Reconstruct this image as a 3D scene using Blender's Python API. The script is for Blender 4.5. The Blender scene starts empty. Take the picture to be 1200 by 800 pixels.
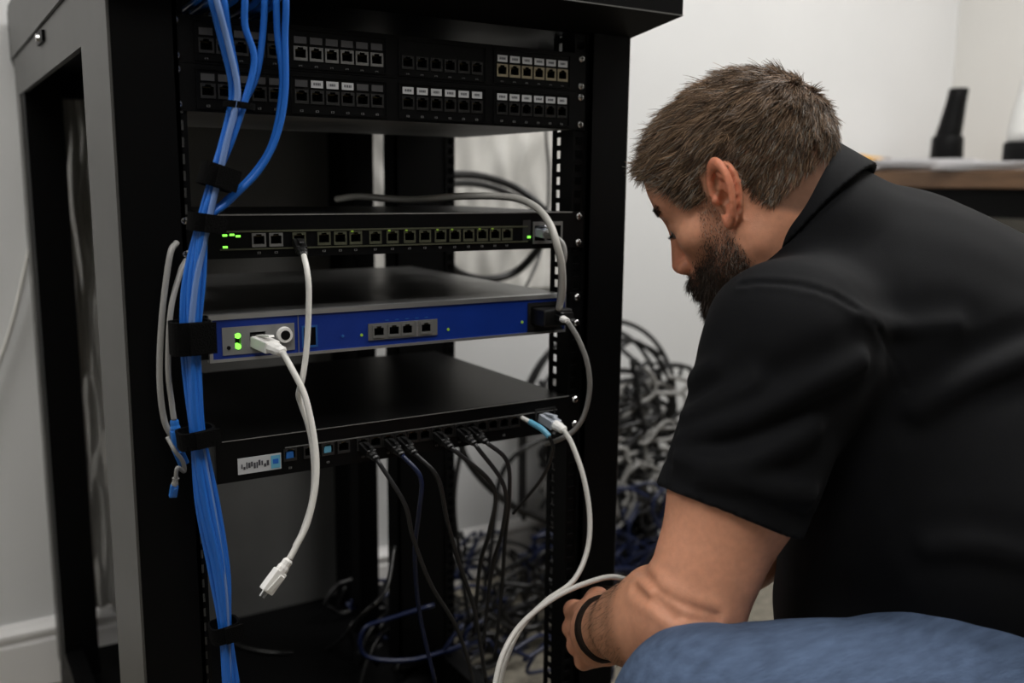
import bpy, bmesh, math, random
import numpy as np
from mathutils import Vector, Matrix
random.seed(7); rng = np.random.default_rng(7)
SC = bpy.context.scene
COL = SC.collection
PI = math.pi

# ------------------------------------------------------------------ camera
CAM_H = .95
YAW, PITCH, ROLL, FPX = -0.56006, 0.165476, -0.010543, 1106.4
CPOS = np.array([-.2086, -.9434, CAM_H])
_R = np.array([math.cos(YAW), math.sin(YAW), 0]); _F0 = np.array([-math.sin(YAW), math.cos(YAW), 0]); _Z = np.array([0, 0, 1.])
_F = _F0*math.cos(PITCH) - _Z*math.sin(PITCH); _U = _Z*math.cos(PITCH) + _F0*math.sin(PITCH)
_Rr = _R*math.cos(ROLL) - _U*math.sin(ROLL); _Ur = _R*math.sin(ROLL) + _U*math.cos(ROLL)
def _ray(u, v): return _F + (u-600)/FPX*_Rr - (v-400)/FPX*_Ur
def at(u, v, d): return CPOS + _ray(u, v)*d                       # a measured pixel at a known distance -> world point
def at_y(u, v, y): r = _ray(u, v); return CPOS + r*((y-CPOS[1])/r[1])   # ... on a plane parallel to the rack front
def at_x(u, v, x): r = _ray(u, v); return CPOS + r*((x-CPOS[0])/r[0])
def to_px(p):
    d = np.array(p)-CPOS; z = d @ _F; return 600+FPX*(d @ _Rr)/z, 400-FPX*(d @ _Ur)/z
def at_z(u, v, z): r = _ray(u, v); return CPOS + r*((z-CPOS[2])/r[2])

cd = bpy.data.cameras.new('camera'); cam = bpy.data.objects.new('camera', cd); COL.objects.link(cam)
cd.sensor_width = 36; cd.lens = FPX/1200*36; cd.clip_start = .02
M = Matrix((( _Rr[0], _Ur[0], -_F[0], CPOS[0]), (_Rr[1], _Ur[1], -_F[1], CPOS[1]), (_Rr[2], _Ur[2], -_F[2], CPOS[2]), (0, 0, 0, 1)))
cam.matrix_world = M
cd.dof.use_dof = True; cd.dof.focus_distance = .97; cd.dof.aperture_fstop = 3.4
SC.camera = cam

# ------------------------------------------------------------------ world, exposure
w = bpy.data.worlds.new('world'); SC.world = w; w.use_nodes = True
w.node_tree.nodes['Background'].inputs[0].default_value = (.6, .65, .7, 1)
w.node_tree.nodes['Background'].inputs[1].default_value = .0
SC.view_settings.view_transform = 'Standard'; SC.view_settings.look = 'None'
SC.view_settings.gamma = 1; SC.view_settings.use_curve_mapping = False
SC.view_settings.exposure = 0.0
# ceiling lights of the room: (x, y, watts)
LIGHTS = [(1.55, -.35, 34), (-1.5, .30, 18), (-.25, -1.15, 17)]

# ------------------------------------------------------------------ materials
MATS = {}
def mat(name, col, rough=.5, metal=0., spec=.5, noise=0., nscale=20., bump=0., bscale=60., emit=None, attr=None, coat=0, sheen=0, trans=0, alpha=None, sss=0, stretch=None, rvar=0):
    if name in MATS: return MATS[name]
    m = bpy.data.materials.new(name); m.use_nodes = True; nt = m.node_tree; n = nt.nodes; L = nt.links
    b = n['Principled BSDF']
    b.inputs['Base Color'].default_value = (*col, 1); b.inputs['Roughness'].default_value = rough
    b.inputs['Metallic'].default_value = metal; b.inputs['Specular IOR Level'].default_value = spec
    if coat: b.inputs['Coat Weight'].default_value = coat; b.inputs['Coat Roughness'].default_value = .2
    if sheen: b.inputs['Sheen Weight'].default_value = sheen; b.inputs['Sheen Roughness'].default_value = .5
    if trans: b.inputs['Transmission Weight'].default_value = trans
    if sss: b.inputs['Subsurface Weight'].default_value = sss; b.inputs['Subsurface Radius'].default_value = (.012, .005, .003); b.inputs['Subsurface Scale'].default_value = .6
    if emit: b.inputs['Emission Color'].default_value = (*emit[:3], 1); b.inputs['Emission Strength'].default_value = emit[3]
    tc = n.new('ShaderNodeTexCoord'); src = tc.outputs['Object']
    if stretch:
        mp = n.new('ShaderNodeMapping'); mp.inputs['Scale'].default_value = stretch; L.new(src, mp.inputs[0]); src = mp.outputs[0]
    colout = None
    if attr:
        a = n.new('ShaderNodeAttribute'); a.attribute_name = attr; colout = a.outputs['Color']
    if noise:
        t = n.new('ShaderNodeTexNoise'); t.inputs['Scale'].default_value = nscale; t.inputs['Detail'].default_value = 5
        L.new(src, t.inputs['Vector'])
        mr = n.new('ShaderNodeMapRange'); mr.inputs[1].default_value = .25; mr.inputs[2].default_value = .75
        mr.inputs[3].default_value = 1-noise; mr.inputs[4].default_value = 1+noise; L.new(t.outputs['Fac'], mr.inputs[0])
        mx = n.new('ShaderNodeMix'); mx.data_type = 'RGBA'; mx.blend_type = 'MULTIPLY'; mx.inputs[0].default_value = 1
        if colout: L.new(colout, mx.inputs[6])
        else: mx.inputs[6].default_value = (*col, 1)
        L.new(mr.outputs[0], mx.inputs[7]); colout = mx.outputs[2]
        if rvar:
            m2 = n.new('ShaderNodeMapRange'); m2.inputs[1].default_value = .3; m2.inputs[2].default_value = .7
            m2.inputs[3].default_value = max(.02, rough-rvar); m2.inputs[4].default_value = min(1, rough+rvar); L.new(t.outputs['Fac'], m2.inputs[0]); L.new(m2.outputs[0], b.inputs['Roughness'])
    if colout: L.new(colout, b.inputs['Base Color'])
    if bump:
        t2 = n.new('ShaderNodeTexNoise'); t2.inputs['Scale'].default_value = bscale; t2.inputs['Detail'].default_value = 4; L.new(src, t2.inputs['Vector'])
        bp = n.new('ShaderNodeBump'); bp.inputs['Strength'].default_value = bump; bp.inputs['Distance'].default_value = .002
        L.new(t2.outputs['Fac'], bp.inputs['Height']); L.new(bp.outputs[0], b.inputs['Normal'])
    MATS[name] = m; return m
mat('wall_paint', (.77, .775, .775), .7, noise=.03, nscale=3, bump=.15, bscale=90)
mat('wall_paint_warm', (.72, .71, .68), .7, noise=.03, nscale=3, bump=.15, bscale=90)
mat('trim_paint', (.82, .81, .80), .4)
mat('ceiling_paint', (.5, .5, .49), .9)
mat('carpet', (.22, .20, .16), .95, noise=.35, nscale=60, bump=.6, bscale=300)
mat('rack_black', (.0016, .0016, .0018), .5, spec=.10, bump=.05, bscale=900)
mat('rack_satin', (.0016, .0017, .0019), .45, spec=.12)
mat('rack_grey', (.086, .085, .081), .45, spec=.4, metal=.3, noise=.12, nscale=9)
mat('rear_shade_grey', (.10, .10, .098), .6, spec=.3, noise=.25, nscale=5)
mat('device_black', (.0022, .0023, .0025), .42, spec=.14)
mat('device_top', (.0016, .0016, .0017), .4, spec=.2)
mat('galv', (.26, .26, .255), .38, metal=.85, noise=.15, nscale=14, rvar=.1)
mat('galv_dull', (.20, .198, .19), .55, metal=.3, noise=.2, nscale=10)
mat('silver', (.50, .505, .51), .3, metal=.8)
mat('silver_panel', (.26, .265, .265), .4, metal=.4)
mat('blue_plate', (.004, .027, .22), .38, spec=.45, noise=.1, nscale=25)
mat('blue_plate_light', (.02, .10, .32), .35)
mat('screw', (.5, .5, .5), .25, metal=1)
mat('frame_cream', (.20, .17, .11), .45)
mat('frame_grey', (.13, .13, .125), .45)
mat('frame_dim', (.012, .012, .012), .5)
mat('frame_dark', (.004, .004, .004), .5)
mat('frame_olive', (.075, .078, .05), .45, metal=.3)
mat('hole', (.0008, .0008, .0008), .6, spec=.2)
mat('contact', (.22, .17, .07), .3, metal=.8)
mat('label_white', (.48, .49, .50), .6)
mat('label_grey', (.05, .05, .052), .6)
mat('ink', (.05, .05, .06), .6)
mat('print_white', (.16, .16, .16), .6)
mat('led_green', (.1, .6, .05), .4, emit=(.25, 1, .08, 1.6))
mat('led_dim', (.12, .2, .02), .4, emit=(.35, .6, .05, .25))
mat('cable_blue', (.015, .125, .50), .35, spec=.4)
mat('cable_pale_blue', (.13, .22, .46), .4)
mat('cable_white', (.72, .71, .67), .38)
mat('cable_grey', (.27, .266, .255), .42)
mat('cable_pale', (.44, .43, .40), .42)
mat('cable_black', (.003, .003, .0034), .38)
mat('cable_charcoal', (.010, .010, .011), .4)
mat('cable_navy', (.0014, .007, .04), .4)
mat('plug_white', (.82, .81, .78), .35)
mat('plug_clear', (.42, .45, .50), .2)
mat('plug_black', (.003, .003, .003), .45)
mat('plug_blue', (.02, .15, .5), .4)
mat('plug_cyan', (.12, .38, .55), .4)
mat('gold', (.75, .5, .15), .3, metal=1)
mat('velcro', (.002, .002, .002), .95, spec=.1, bump=.8, bscale=700)
mat('film', (.62, .61, .58), .3, noise=.2, nscale=7)
mat('wood', (.13, .07, .035), .5, noise=.35, nscale=8, stretch=(8, 1, 8))
mat('desk_black', (.002, .002, .002), .5, spec=.12)
mat('paper', (.72, .71, .72), .8, noise=.06, nscale=4)
mat('yellow_plastic', (.75, .38, .02), .4)
mat('brown_plastic', (.10, .05, .03), .5)
mat('black_plastic', (.002, .002, .0022), .5, spec=.12)
mat('white_plastic', (.7, .7, .68), .35)
mat('lamp_frame', (.8, .8, .8), .5)
mat('lamp_glow', (.9, .9, .9), .5, emit=(1, .96, .9, 4))

# ------------------------------------------------------------------ mesh building
class MB:
    def __init__(s): s.v = []; s.f = []; s.m = []; s.mats = []
    def mi(s, mt):
        if mt not in s.mats: s.mats.append(mt)
        return s.mats.index(mt)
    def add(s, vs, fs, mt):
        o = len(s.v); k = s.mi(mt); s.v += [tuple(map(float, x)) for x in vs]
        for f in fs: s.f.append(tuple(i+o for i in f)); s.m.append(k)
    def box(s, x0, x1, y0, y1, z0, z1, mt):
        vs = [(x, y, z) for z in (z0, z1) for y in (y0, y1) for x in (x0, x1)]
        s.add(vs, [(0, 2, 3, 1), (4, 5, 7, 6), (0, 1, 5, 4), (2, 6, 7, 3), (0, 4, 6, 2), (1, 3, 7, 5)], mt)
    def bbox(s, x0, x1, y0, y1, z0, z1, mt, b=.002):     # box with chamfered edges
        bm = bmesh.new(); bmesh.ops.create_cube(bm, size=1)
        for v in bm.verts: v.co = Vector(((x0+x1)/2+v.co.x*(x1-x0), (y0+y1)/2+v.co.y*(y1-y0), (z0+z1)/2+v.co.z*(z1-z0)))
        bmesh.ops.bevel(bm, geom=list(bm.edges), offset=b, segments=2, affect='EDGES', profile=.5)
        bm.verts.index_update(); s.add([v.co for v in bm.verts], [[v.index for v in f.verts] for f in bm.faces], mt); bm.free()
    def prism(s, poly, axis, a0, a1, mt):                # polygon extruded along an axis
        n = len(poly); vs = []
        for a in (a0, a1):
            for p, q in poly: vs.append({'x': (a, p, q), 'y': (p, a, q), 'z': (p, q, a)}[axis])
        fs = [tuple(range(n-1, -1, -1)), tuple(range(n, 2*n))] + [(i, (i+1) % n, n+(i+1) % n, n+i) for i in range(n)]
        s.add(vs, fs, mt)
    def frus(s, a, b, r0, r1, mt, n=12, cap=True):       # tapered cylinder from a to b
        a = np.array(a, float); b = np.array(b, float); d = b-a; d /= np.linalg.norm(d)
        e = np.cross(d, (0, 0, 1) if abs(d[2]) < .9 else (1, 0, 0)); e /= np.linalg.norm(e); g = np.cross(d, e)
        vs = []
        for c, r in ((a, r0), (b, r1)):
            for i in range(n):
                t = 2*PI*i/n; vs.append(c+r*(math.cos(t)*e+math.sin(t)*g))
        fs = [(i, (i+1) % n, n+(i+1) % n, n+i) for i in range(n)]
        if cap: fs += [tuple(range(n-1, -1, -1)), tuple(range(n, 2*n))]
        s.add(vs, fs, mt)
    def tube(s, pts, r, mt, n=8, sub=8, cap=True, closed=False):
        P = spline(pts, sub); k = len(P)
        T = np.gradient(P, axis=0); T /= np.linalg.norm(T, axis=1)[:, None]+1e-12
        u = np.cross(T[0], (0, 0, 1) if abs(T[0][2]) < .9 else (1, 0, 0)); u /= np.linalg.norm(u); vs = []
        ca = [(math.cos(2*PI*i/n), math.sin(2*PI*i/n)) for i in range(n)]
        for i in range(k):
            u = u-T[i]*np.dot(u, T[i]); u /= np.linalg.norm(u)+1e-12; g = np.cross(T[i], u)
            rr = r[min(len(r)-1, int(i/(k-1)*len(r)))] if isinstance(r, (list, tuple)) else r
            vs += [P[i]+rr*(c*u+q*g) for c, q in ca]
        fs = [(i*n+j, i*n+(j+1) % n, (i+1)*n+(j+1) % n, (i+1)*n+j) for i in range(k-1) for j in range(n)]
        if cap: fs += [tuple(range(n-1, -1, -1)), tuple((k-1)*n+j for j in range(n))]
        s.add(vs, fs, mt)
    def lathe(s, prof, c, mt, n=24, axis=(0, 0, 1)):
        ax = Vector(axis).normalized(); q = Vector((0, 0, 1)).rotation_difference(ax); vs = []
        for r, z in prof:
            for i in range(n):
                t = 2*PI*i/n; vs.append(Vector(c)+q @ Vector((r*math.cos(t), r*math.sin(t), z)))
        k = len(prof)
        fs = [(i*n+j, i*n+(j+1) % n, (i+1)*n+(j+1) % n, (i+1)*n+j) for i in range(k-1) for j in range(n)]
        fs += [tuple(range(n-1, -1, -1)), tuple((k-1)*n+j for j in range(n))]
        s.add(vs, fs, mt)
    def mesh(s, name, off=(0, 0, 0), smooth=False):
        me = bpy.data.meshes.new(name); o = Vector(off)
        me.from_pydata([tuple(Vector(x)-o) for x in s.v], [], s.f)
        for mt in s.mats: me.materials.append(MATS[mt])
        me.polygons.foreach_set('material_index', s.m)
        if smooth: me.polygons.foreach_set('use_smooth', [True]*len(s.f))
        me.validate(); me.update(); return me
    def build(s, name, parent=None, smooth=False, base=None, **props):
        """Link what was collected as ONE mesh object; world coordinates in, origin at `base` (or the parent's base)."""
        off = base if base is not None else (wloc(parent) if parent else (0, 0, 0))
        return link(name, s.mesh(name, off, smooth), parent, Vector(off)-(wloc(parent) if parent else Vector()), **props)
WL = {}
def wloc(o): return WL[o.name]
def link(name, data, parent, loc, **props):
    o = bpy.data.objects.new(name, data); COL.objects.link(o); o.location = loc
    WL[o.name] = Vector(loc)+(wloc(parent) if parent else Vector())
    if parent: o.parent = parent
    for k, v in props.items():
        if v: o[k] = v
    return o
def thing(name, label, category, loc, group=None): return link(name, None, None, loc, label=label, category=category, group=group)
def piece(name, me, parent, wl, **props): return link(name, me, parent, Vector(wl)-wloc(parent), **props)   # shares mesh data
def spline(pts, sub=8):
    P = [np.array(p, float) for p in pts]
    if len(P) < 3: return np.array([P[0]+(P[-1]-P[0])*t for t in np.linspace(0, 1, 2)])
    P = [2*P[0]-P[1]]+P+[2*P[-1]-P[-2]]; out = []
    for i in range(1, len(P)-2):
        p0, p1, p2, p3 = P[i-1:i+3]
        for t in np.linspace(0, 1, sub, endpoint=False):
            out.append(.5*((2*p1)+(-p0+p2)*t+(2*p0-5*p1+4*p2-p3)*t*t+(-p0+3*p1-3*p2+p3)*t**3))
    out.append(P[-2]); return np.array(out)
def plate(mb, x0, x1, z0, z1, y0, y1, holes, mt):
    """Upright plate with rectangular openings (x0, x1, z0, z1), cut into bars around them."""
    zs = sorted({z0, z1, *[max(z0, min(z1, h[i])) for h in holes for i in (2, 3)]})
    for a, b in zip(zs, zs[1:]):
        if b-a < 1e-6: continue
        hs = sorted((h[0], h[1]) for h in holes if h[2] <= a+1e-7 and h[3] >= b-1e-7); x = x0
        for p, q in hs:
            if p > x+1e-6: mb.box(x, p, y0, y1, a, b, mt)
            x = max(x, q)
        if x1 > x+1e-6: mb.box(x, x1, y0, y1, a, b, mt)

# ------------------------------------------------------------------ the room
WY, WX, WXL, WYF, CZ = .95, 2.63, -4.2, -6.0, 2.55
def slab(name, *b, mt):
    m = MB(); m.box(*b, mt); return m.build(name, kind='structure')
slab('floor', WXL-.1, WX+.1, WYF-.1, WY+.1, -.1, 0, mt='carpet')
slab('ceiling', WXL-.1, WX+.1, WYF-.1, WY+.1, CZ, CZ+.1, mt='ceiling_paint')
slab('wall_back', WXL-.1, WX+.1, WY, WY+.1, 0, CZ, mt='wall_paint')
slab('wall_right', WX, WX+.1, WYF, WY, 0, CZ, mt='wall_paint_warm')
slab('wall_left', WXL-.1, WXL, WYF, WY, 0, CZ, mt='wall_paint')
slab('wall_front', WXL, WX, WYF-.1, WYF, 0, CZ, mt='wall_paint')
def bbprof(s): return [(0, 0), (s*.016, 0), (s*.016, .088), (s*.013, .094), (s*.013, .100), (s*.017, .104), (s*.017, .112), (s*.009, .122), (s*.006, .127), (0, .128)]
m = MB(); m.prism([(WY-.0-a, z) for a, z in bbprof(1)], 'x', WXL, WX, 'trim_paint'); m.build('baseboard_back', kind='structure')
m = MB(); m.prism([(WX-a, z) for a, z in bbprof(1)], 'y', WYF, WY-.018, 'trim_paint'); m.build('baseboard_right', kind='structure')
m = MB(); m.prism([(WXL+a, z) for a, z in bbprof(1)], 'y', WYF, WY-.018, 'trim_paint'); m.build('baseboard_left', kind='structure')

for (lx, ly, watts), where in zip(LIGHTS, ('above the right of the room', 'above the left of the room', 'at the back of the room')):
    t = thing('ceiling_light', 'flat rectangular ceiling light panel '+where, 'ceiling light', (lx, ly, CZ-.04), 'ceiling light panels')
    m = MB(); plate(m, lx-.62, lx+.62, ly-.32, ly+.32, CZ-.04, CZ, [(lx-.59, lx+.59, ly-.29, ly+.29)], 'lamp_frame')
    m.v = [(x, z, y) for x, y, z in m.v]; m.f = [f[::-1] for f in m.f]; m.build('frame', t)
    m = MB(); m.box(lx-.59, lx+.59, ly-.29, ly+.29, CZ-.02, CZ-.012, 'lamp_glow'); m.build('diffuser', t)
    ld = bpy.data.lights.new('panel_light', 'AREA'); ld.shape = 'RECTANGLE'; ld.size = 1.18; ld.size_y = .58; ld.energy = watts; ld.color = (1, .985, .965)
    lo = bpy.data.objects.new('panel_light', ld); COL.objects.link(lo); lo.parent = t; lo.location = (0, 0, -.005)

# ------------------------------------------------------------------ the rack
ZP = CAM_H+.1533                      # top of the upper patch panel
XL, XR, YB = -.049, .544, .875         # outer faces of the rack, its back
ZT = 1.145                            # underside of the cap
rack = thing('server_rack', 'tall open black server rack with grey side frame filled with network gear', 'server rack', (.2475, .4, 0))
def part(name, **k): return m.build(name, rack, **k)
t_ = .004
for sx, X0 in ((1, XL), (-1, XR)):    # front posts: folded channels with a grey outer face
    m = MB(); m.box(min(X0, X0+sx*.058), max(X0, X0+sx*.058), -.006, -.002, .08, ZT, 'rack_black')
    m.box(min(X0, X0+sx*t_), max(X0, X0+sx*t_), -.002, (.15 if sx > 0 else .118), .08, ZT, 'rack_black'); m.box(min(X0+sx*.054, X0+sx*.058), max(X0+sx*.054, X0+sx*.058), -.006, .0, .08, ZT, 'rack_black')
    p = part('front_post')
    m = MB(); m.box(min(X0-sx*.0025, X0), max(X0-sx*.0025, X0), -.004, (.15 if sx > 0 else .118), .08, ZT, 'rack_grey'); m.build('side_strip', p)
    m = MB(); m.box(min(X0, X0+sx*.055), max(X0, X0+sx*.055), YB-.10, YB, .08, ZT, 'rack_black'); p = part('rear_post')
    m = MB(); m.box(min(X0-sx*.0025, X0), max(X0-sx*.0025, X0), YB-.055, YB, .08, ZT, 'rack_grey'); m.build('side_strip', p)
    m = MB(); m.box(min(X0-sx*.0025, X0+sx*.004), max(X0-sx*.0025, X0+sx*.004), .150, YB-.055, 1.03+.055, ZT, 'rack_grey'); p = part('top_side_beam')
    m = MB(); lx = X0-sx*.0025
    m.box(min(lx, lx-sx*.004), max(lx, lx-sx*.004), .44, .50, 1.124, 1.138, 'rack_satin'); m.frus((lx, .47, 1.131), (lx-sx*.008, .47, 1.131), .006, .005, 'screw')
    m.build('latch', p)
    m = MB(); m.box(min(X0, X0+sx*.03), max(X0, X0+sx*.03), .15, YB-.1, .08, .13, 'rack_black'); part('bottom_side_beam')
def rail(x0, x1, y, flange_x, ydir, name='mounting_rail'):
    """Rail with square holes on the front face and on the folded flange."""
    global m
    m = MB(); z0, z1 = .12, ZT-.005; P = .015875; n = int((z1-z0)/P); hx = .0095/2
    cx = (x0+x1)/2; holes = []
    for i in range(n):
        zc = ZP-.00635-round((ZP-.00635-z0-.01)/P)*P+i*P
        if zc+hx < z1: holes.append((cx-hx, cx+hx, zc-hx, zc+hx))
    plate(m, x0, x1, z0, z1, y, y+.002, holes, 'rack_satin')
    k = MB(); fy0, fy1 = sorted((y+ydir*.002, y+ydir*.044)); cy = (fy0+fy1)/2+.008*ydir
    plate(k, fy0, fy1, z0, z1, 0, .002, [(cy-hx, cy+hx, h[2], h[3]) for h in holes], 'rack_satin')
    fx0, fx1 = flange_x
    k.v = [(fx0+(fx1-fx0)*(vy/.002), vx, vz) for vx, vy, vz in k.v]
    m.add(k.v, k.f, 'rack_satin'); return part(name)
rail(-.0005, .0162, 0, (.0142, .0162), 1); rail(.4664, .4831, 0, (.4664, .4684), 1)
m = MB(); m.box(.445, .535, .455, .459, .12, ZT, 'rack_black'); m.box(.445, .449, .455, .50, .12, ZT, 'rack_black'); part('rear_bracket_plate')
rail(.5345, .551, .452, (.549, .551), 1)
m = MB(); m.box(.425, .462, .58, .62, .12, ZT, 'rack_black'); part('rear_cable_duct')
# cap, base, rear crossbars
m = MB(); cx0, cx1, cy0, cy1 = XL-.003, .588, -.05, .93
m.box(cx0, cx1, cy0, cy1, ZT+.005, ZT+.085, 'rack_black'); cap = part('top_cap')
m = MB(); o0 = (cx0, cx1, cy0, cy1, ZT+.005); i0 = (XL, XR, -.002, YB, ZT-.020)
vs = [(o0[0], o0[2], o0[4]), (o0[1], o0[2], o0[4]), (o0[1], o0[3], o0[4]), (o0[0], o0[3], o0[4]), (i0[0], i0[2], i0[4]), (i0[1], i0[2], i0[4]), (i0[1], i0[3], i0[4]), (i0[0], i0[3], i0[4])]
m.add(vs, [(0, 4, 5, 1), (1, 5, 6, 2), (2, 6, 7, 3), (3, 7, 4, 0), (4, 7, 6, 5), (0, 1, 2, 3)], 'rack_satin'); m.build('cap_skirt', cap)
m = MB(); m.box(XL-.0065, XL-.0032, cy0+.002, YB, ZT+.001, ZT+.085, 'rack_grey'); m.build('side_strip', cap)
m = MB(); m.box(cx0-.0, cx1, cy0-.001, cy0, ZT+.005, ZT+.0065, 'galv'); m.build('cap_edge', cap)
m = MB(); m.box(XL, XR, -.006, YB, .03, .08, 'rack_black'); part('base')
for fx in (XL+.05, XR-.05):
    for fy in (.06, YB-.06):
        m = MB(); m.frus((fx, fy, 0), (fx, fy, .012), .028, .024, 'rack_black'); m.frus((fx, fy, .012), (fx, fy, .03), .01, .01, 'rack_black'); part('levelling_foot')
m = MB(); m.box(XL, XR, YB-.03, YB, ZT-.06, ZT-.02, 'rack_black'); part('rear_crossbar')
m = MB(); m.box(.06, .52, YB-.012, YB-.009, .08, ZT-.06, 'rear_shade_grey'); part('rear_shade_sheet', label='added dull grey sheet darkening the back of the rack')  # added sheet, its grey darkens the wall seen through the rack

# ------------------------------------------------------------------ port and screw meshes shared by all devices
def port_mesh(name, frame, w=.0142, h=.0138, ow=.0112, oh=.0082, notch=True, depth=.012, proud=.0009):
    m = MB(); y0 = -proud
    plate(m, -w/2, w/2, -h/2, h/2, y0, .0006, [(-ow/2, ow/2, -oh/2, oh/2)] + ([(-ow/4, ow/4, oh/2, oh/2+.0018)] if notch else []), frame)
    m.add([(-ow/2, depth, -oh/2), (ow/2, depth, -oh/2), (ow/2, depth, oh/2+.002), (-ow/2, depth, oh/2+.002)], [(0, 1, 2, 3)], 'hole')
    for x in (-ow/2, ow/2): m.box(x-.0003, x+.0003, .0006, depth, -oh/2, oh/2+.002, 'hole')
    m.box(-ow/2, ow/2, .0006, depth, -oh/2-.0006, -oh/2, 'hole'); m.box(-ow/2, ow/2, .0006, depth, oh/2+.002, oh/2+.0026, 'hole')
    for i in range(6): m.box(-.0035+i*.0014-.0003, -.0035+i*.0014+.0003, .004, .009, oh/2-.0008, oh/2, 'contact')
    return m.mesh(name)
PORT = {k: port_mesh('port_'+k, 'frame_'+k) for k in ('cream', 'grey', 'dim', 'dark', 'olive')}
m = MB(); m.lathe([(.0042, 0), (.0042, -.0012), (.003, -.0026), (.0012, -.003)], (0, 0, 0), 'screw', 14, (0, 1, 0)); 
m.v = [(x, y, z) for x, y, z in m.v]; m.box(-.0024, .0024, -.0031, -.0024, -.0004, .0004, 'hole'); m.box(-.0004, .0004, -.0031, -.0024, -.0024, .0024, 'hole')
SCREW = m.mesh('screw_head', smooth=False)
def labmesh(name, mt, w, h, ink=True, seed=0):
    m = MB(); m.box(-w/2, w/2, -.0007, 0, -h/2, h/2, mt); r = random.Random(seed)
    if ink:
        x = -w/2+.0025
        while x < w/2-.003:
            l = r.uniform(.0006, .0014); m.box(x, x+l, -.0009, -.0007, -h*.16, h*.2, 'ink'); x += l+r.uniform(.0003, .0008)
    return m.mesh(name)
LABW = [labmesh('label_strip_%s' % 'abc'[i], 'label_white', .0128, .0072, True, i) for i in range(3)]
LABG = labmesh('label_strip_grey', 'label_grey', .0128, .0066, False)
m = MB()
for i, (x, z, ww, hh) in enumerate([(-.0014, 0, .0006, .0022), (.0004, .0008, .0016, .0005), (.0004, -.0008, .0016, .0005), (.0012, 0, .0005, .002)]): m.box(x-ww/2, x+ww/2, -.0003, 0, z-hh/2, z+hh/2, 'print_white')
NUM = m.mesh('port_number')

def ears(t, ztop, y=-.0035, left=True):
    for (a, b) in (((-.0005, .018),) if left else ()) + ((.4646, .4831),):
        m = MB(); m.box(a, b, y, 0-.0002, ztop-.044, ztop-.0004, 'device_black'); e = m.build('mounting_ear', t)
        for dz in (.00635, .0381): piece('screw', SCREW, e, ((.0079 if a < .2 else .4747), y, ztop-dz))

def patch_panel(name, label, ztop, rows, dport, dlab, dnum, depth, tray):
    t = thing(name, label, 'patch panel', (.2413, 0, ztop-.0445), 'patch panels at the top of the rack')
    holes = []; spec = []
    for gx, n, pitch, kind, lab in rows:
        for i in range(n):
            x = gx+(i+.5)*pitch; spec.append((x, kind, lab)); holes.append((x-.0062, x+.0062, ztop+dport-.005, ztop+dport+.0068))
    m = MB(); plate(m, .0005, .482, ztop-.0442, ztop-.0003, -.002, .0, holes, 'device_black'); m.build('face_plate', t)
    for k, (x, kind, lab) in enumerate(spec):
        p = piece('port', PORT[kind], t, (x, -.002, ztop+dport)); 
        if lab == 'w' or (lab == 'p' and k % 6 < 3): piece('label_strip', LABW[k % 3], t, (x, -.002, ztop+dlab))
        elif lab in ('g', 'p'): piece('label_strip', LABG, t, (x, -.002, ztop+dlab))
        piece('port_number', NUM, t, (x, -.002, ztop+dnum))
    for gx, n, pitch, kind, lab in rows:      # raised surround of each block of ports
        a, b = gx-.003, gx+n*pitch+.003
        m = MB(); plate(m, a, b, ztop-.0415, ztop-.0035, -.0032, -.002, [(a+.0015, b-.0015, ztop-.040, ztop-.005)], 'device_black'); m.build('block_surround', t)
    m = MB(); m.box(.018, .4646, .0, depth, ztop-.0442, ztop-.0425, tray); m.build('tray_floor', t)
    m = MB(); m.box(.018, .020, .0, depth, ztop-.0425, ztop-.003, tray); m.box(.4626, .4646, .0, depth, ztop-.0425, ztop-.003, tray); m.box(.02, .4626, depth-.002, depth, ztop-.0425, ztop-.003, tray); m.build('tray_wall', t, kind='stuff')
    for x in (.0079, .4747):
        for dz in (.00635, .0381): piece('screw', SCREW, t, (x, -.002, ztop-dz))
    return t
patch_panel('patch_panel', 'upper black patch panel with cream ringed ports on the right', ZP,
            [(.028, 5, .0165, 'dim', 'g'), (.1205, 6, .0165, 'grey', 'g'), (.2385, 6, .0170, 'dark', ''), (.3565, 6, .0166, 'cream', 'w')], -.0272, -.0143, -.0395, .12, 'rack_black')
patch_panel('patch_panel', 'lower black patch panel with white label strips above dark ports', ZP-.04445,
            [(.028, 5, .0165, 'dim', 'g'), (.1205, 6, .0165, 'dim', 'p'), (.2385, 6, .0170, 'dark', 'w'), (.3565, 6, .0166, 'dark', 'w')], -.0245, -.0118, -.0385, .27, 'galv_dull')

# ------------------------------------------------------------------ upper switch
def fx(u, v): return at_y(u, v, 0)[0]
Z1 = ZP-.1853
sw = thing('network_switch', 'black rack switch with green lights and one black plug, above the blue appliance', 'network switch', (.2413, .15, Z1-.0445))
PX = [(302, 284), (322, 283), (349, 281), (378, 281), (397, 280), (415, 279), (438, 278), (458, 278), (478, 277), (496, 276), (514, 275), (531, 274), (547, 274), (563, 273), (578, 272), (592, 272)]
xs = [fx(*p) for p in PX]; zc = Z1-.0262
m = MB(); plate(m, .018, .4646, Z1-.0440, Z1-.0004, -.004, -.001, [(x-.0062, x+.0062, zc-.0050, zc+.0068) for x in xs]+[(.408, .449, Z1-.037, Z1-.013)], 'device_black'); m.build('face_plate', sw)
m = MB(); m.box(.018, .4646, -.001, .27, Z1-.0440, Z1-.0425, 'device_black'); m.box(.018, .4646, .0, .27, Z1-.002, Z1-.0004, 'device_top'); m.box(.018, .020, 0, .27, Z1-.0425, Z1-.002, 'device_black'); m.box(.4626, .4646, 0, .27, Z1-.0425, Z1-.002, 'device_black'); m.box(.02, .4626, .268, .27, Z1-.0425, Z1-.002, 'device_black'); m.build('chassis', sw)
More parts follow.
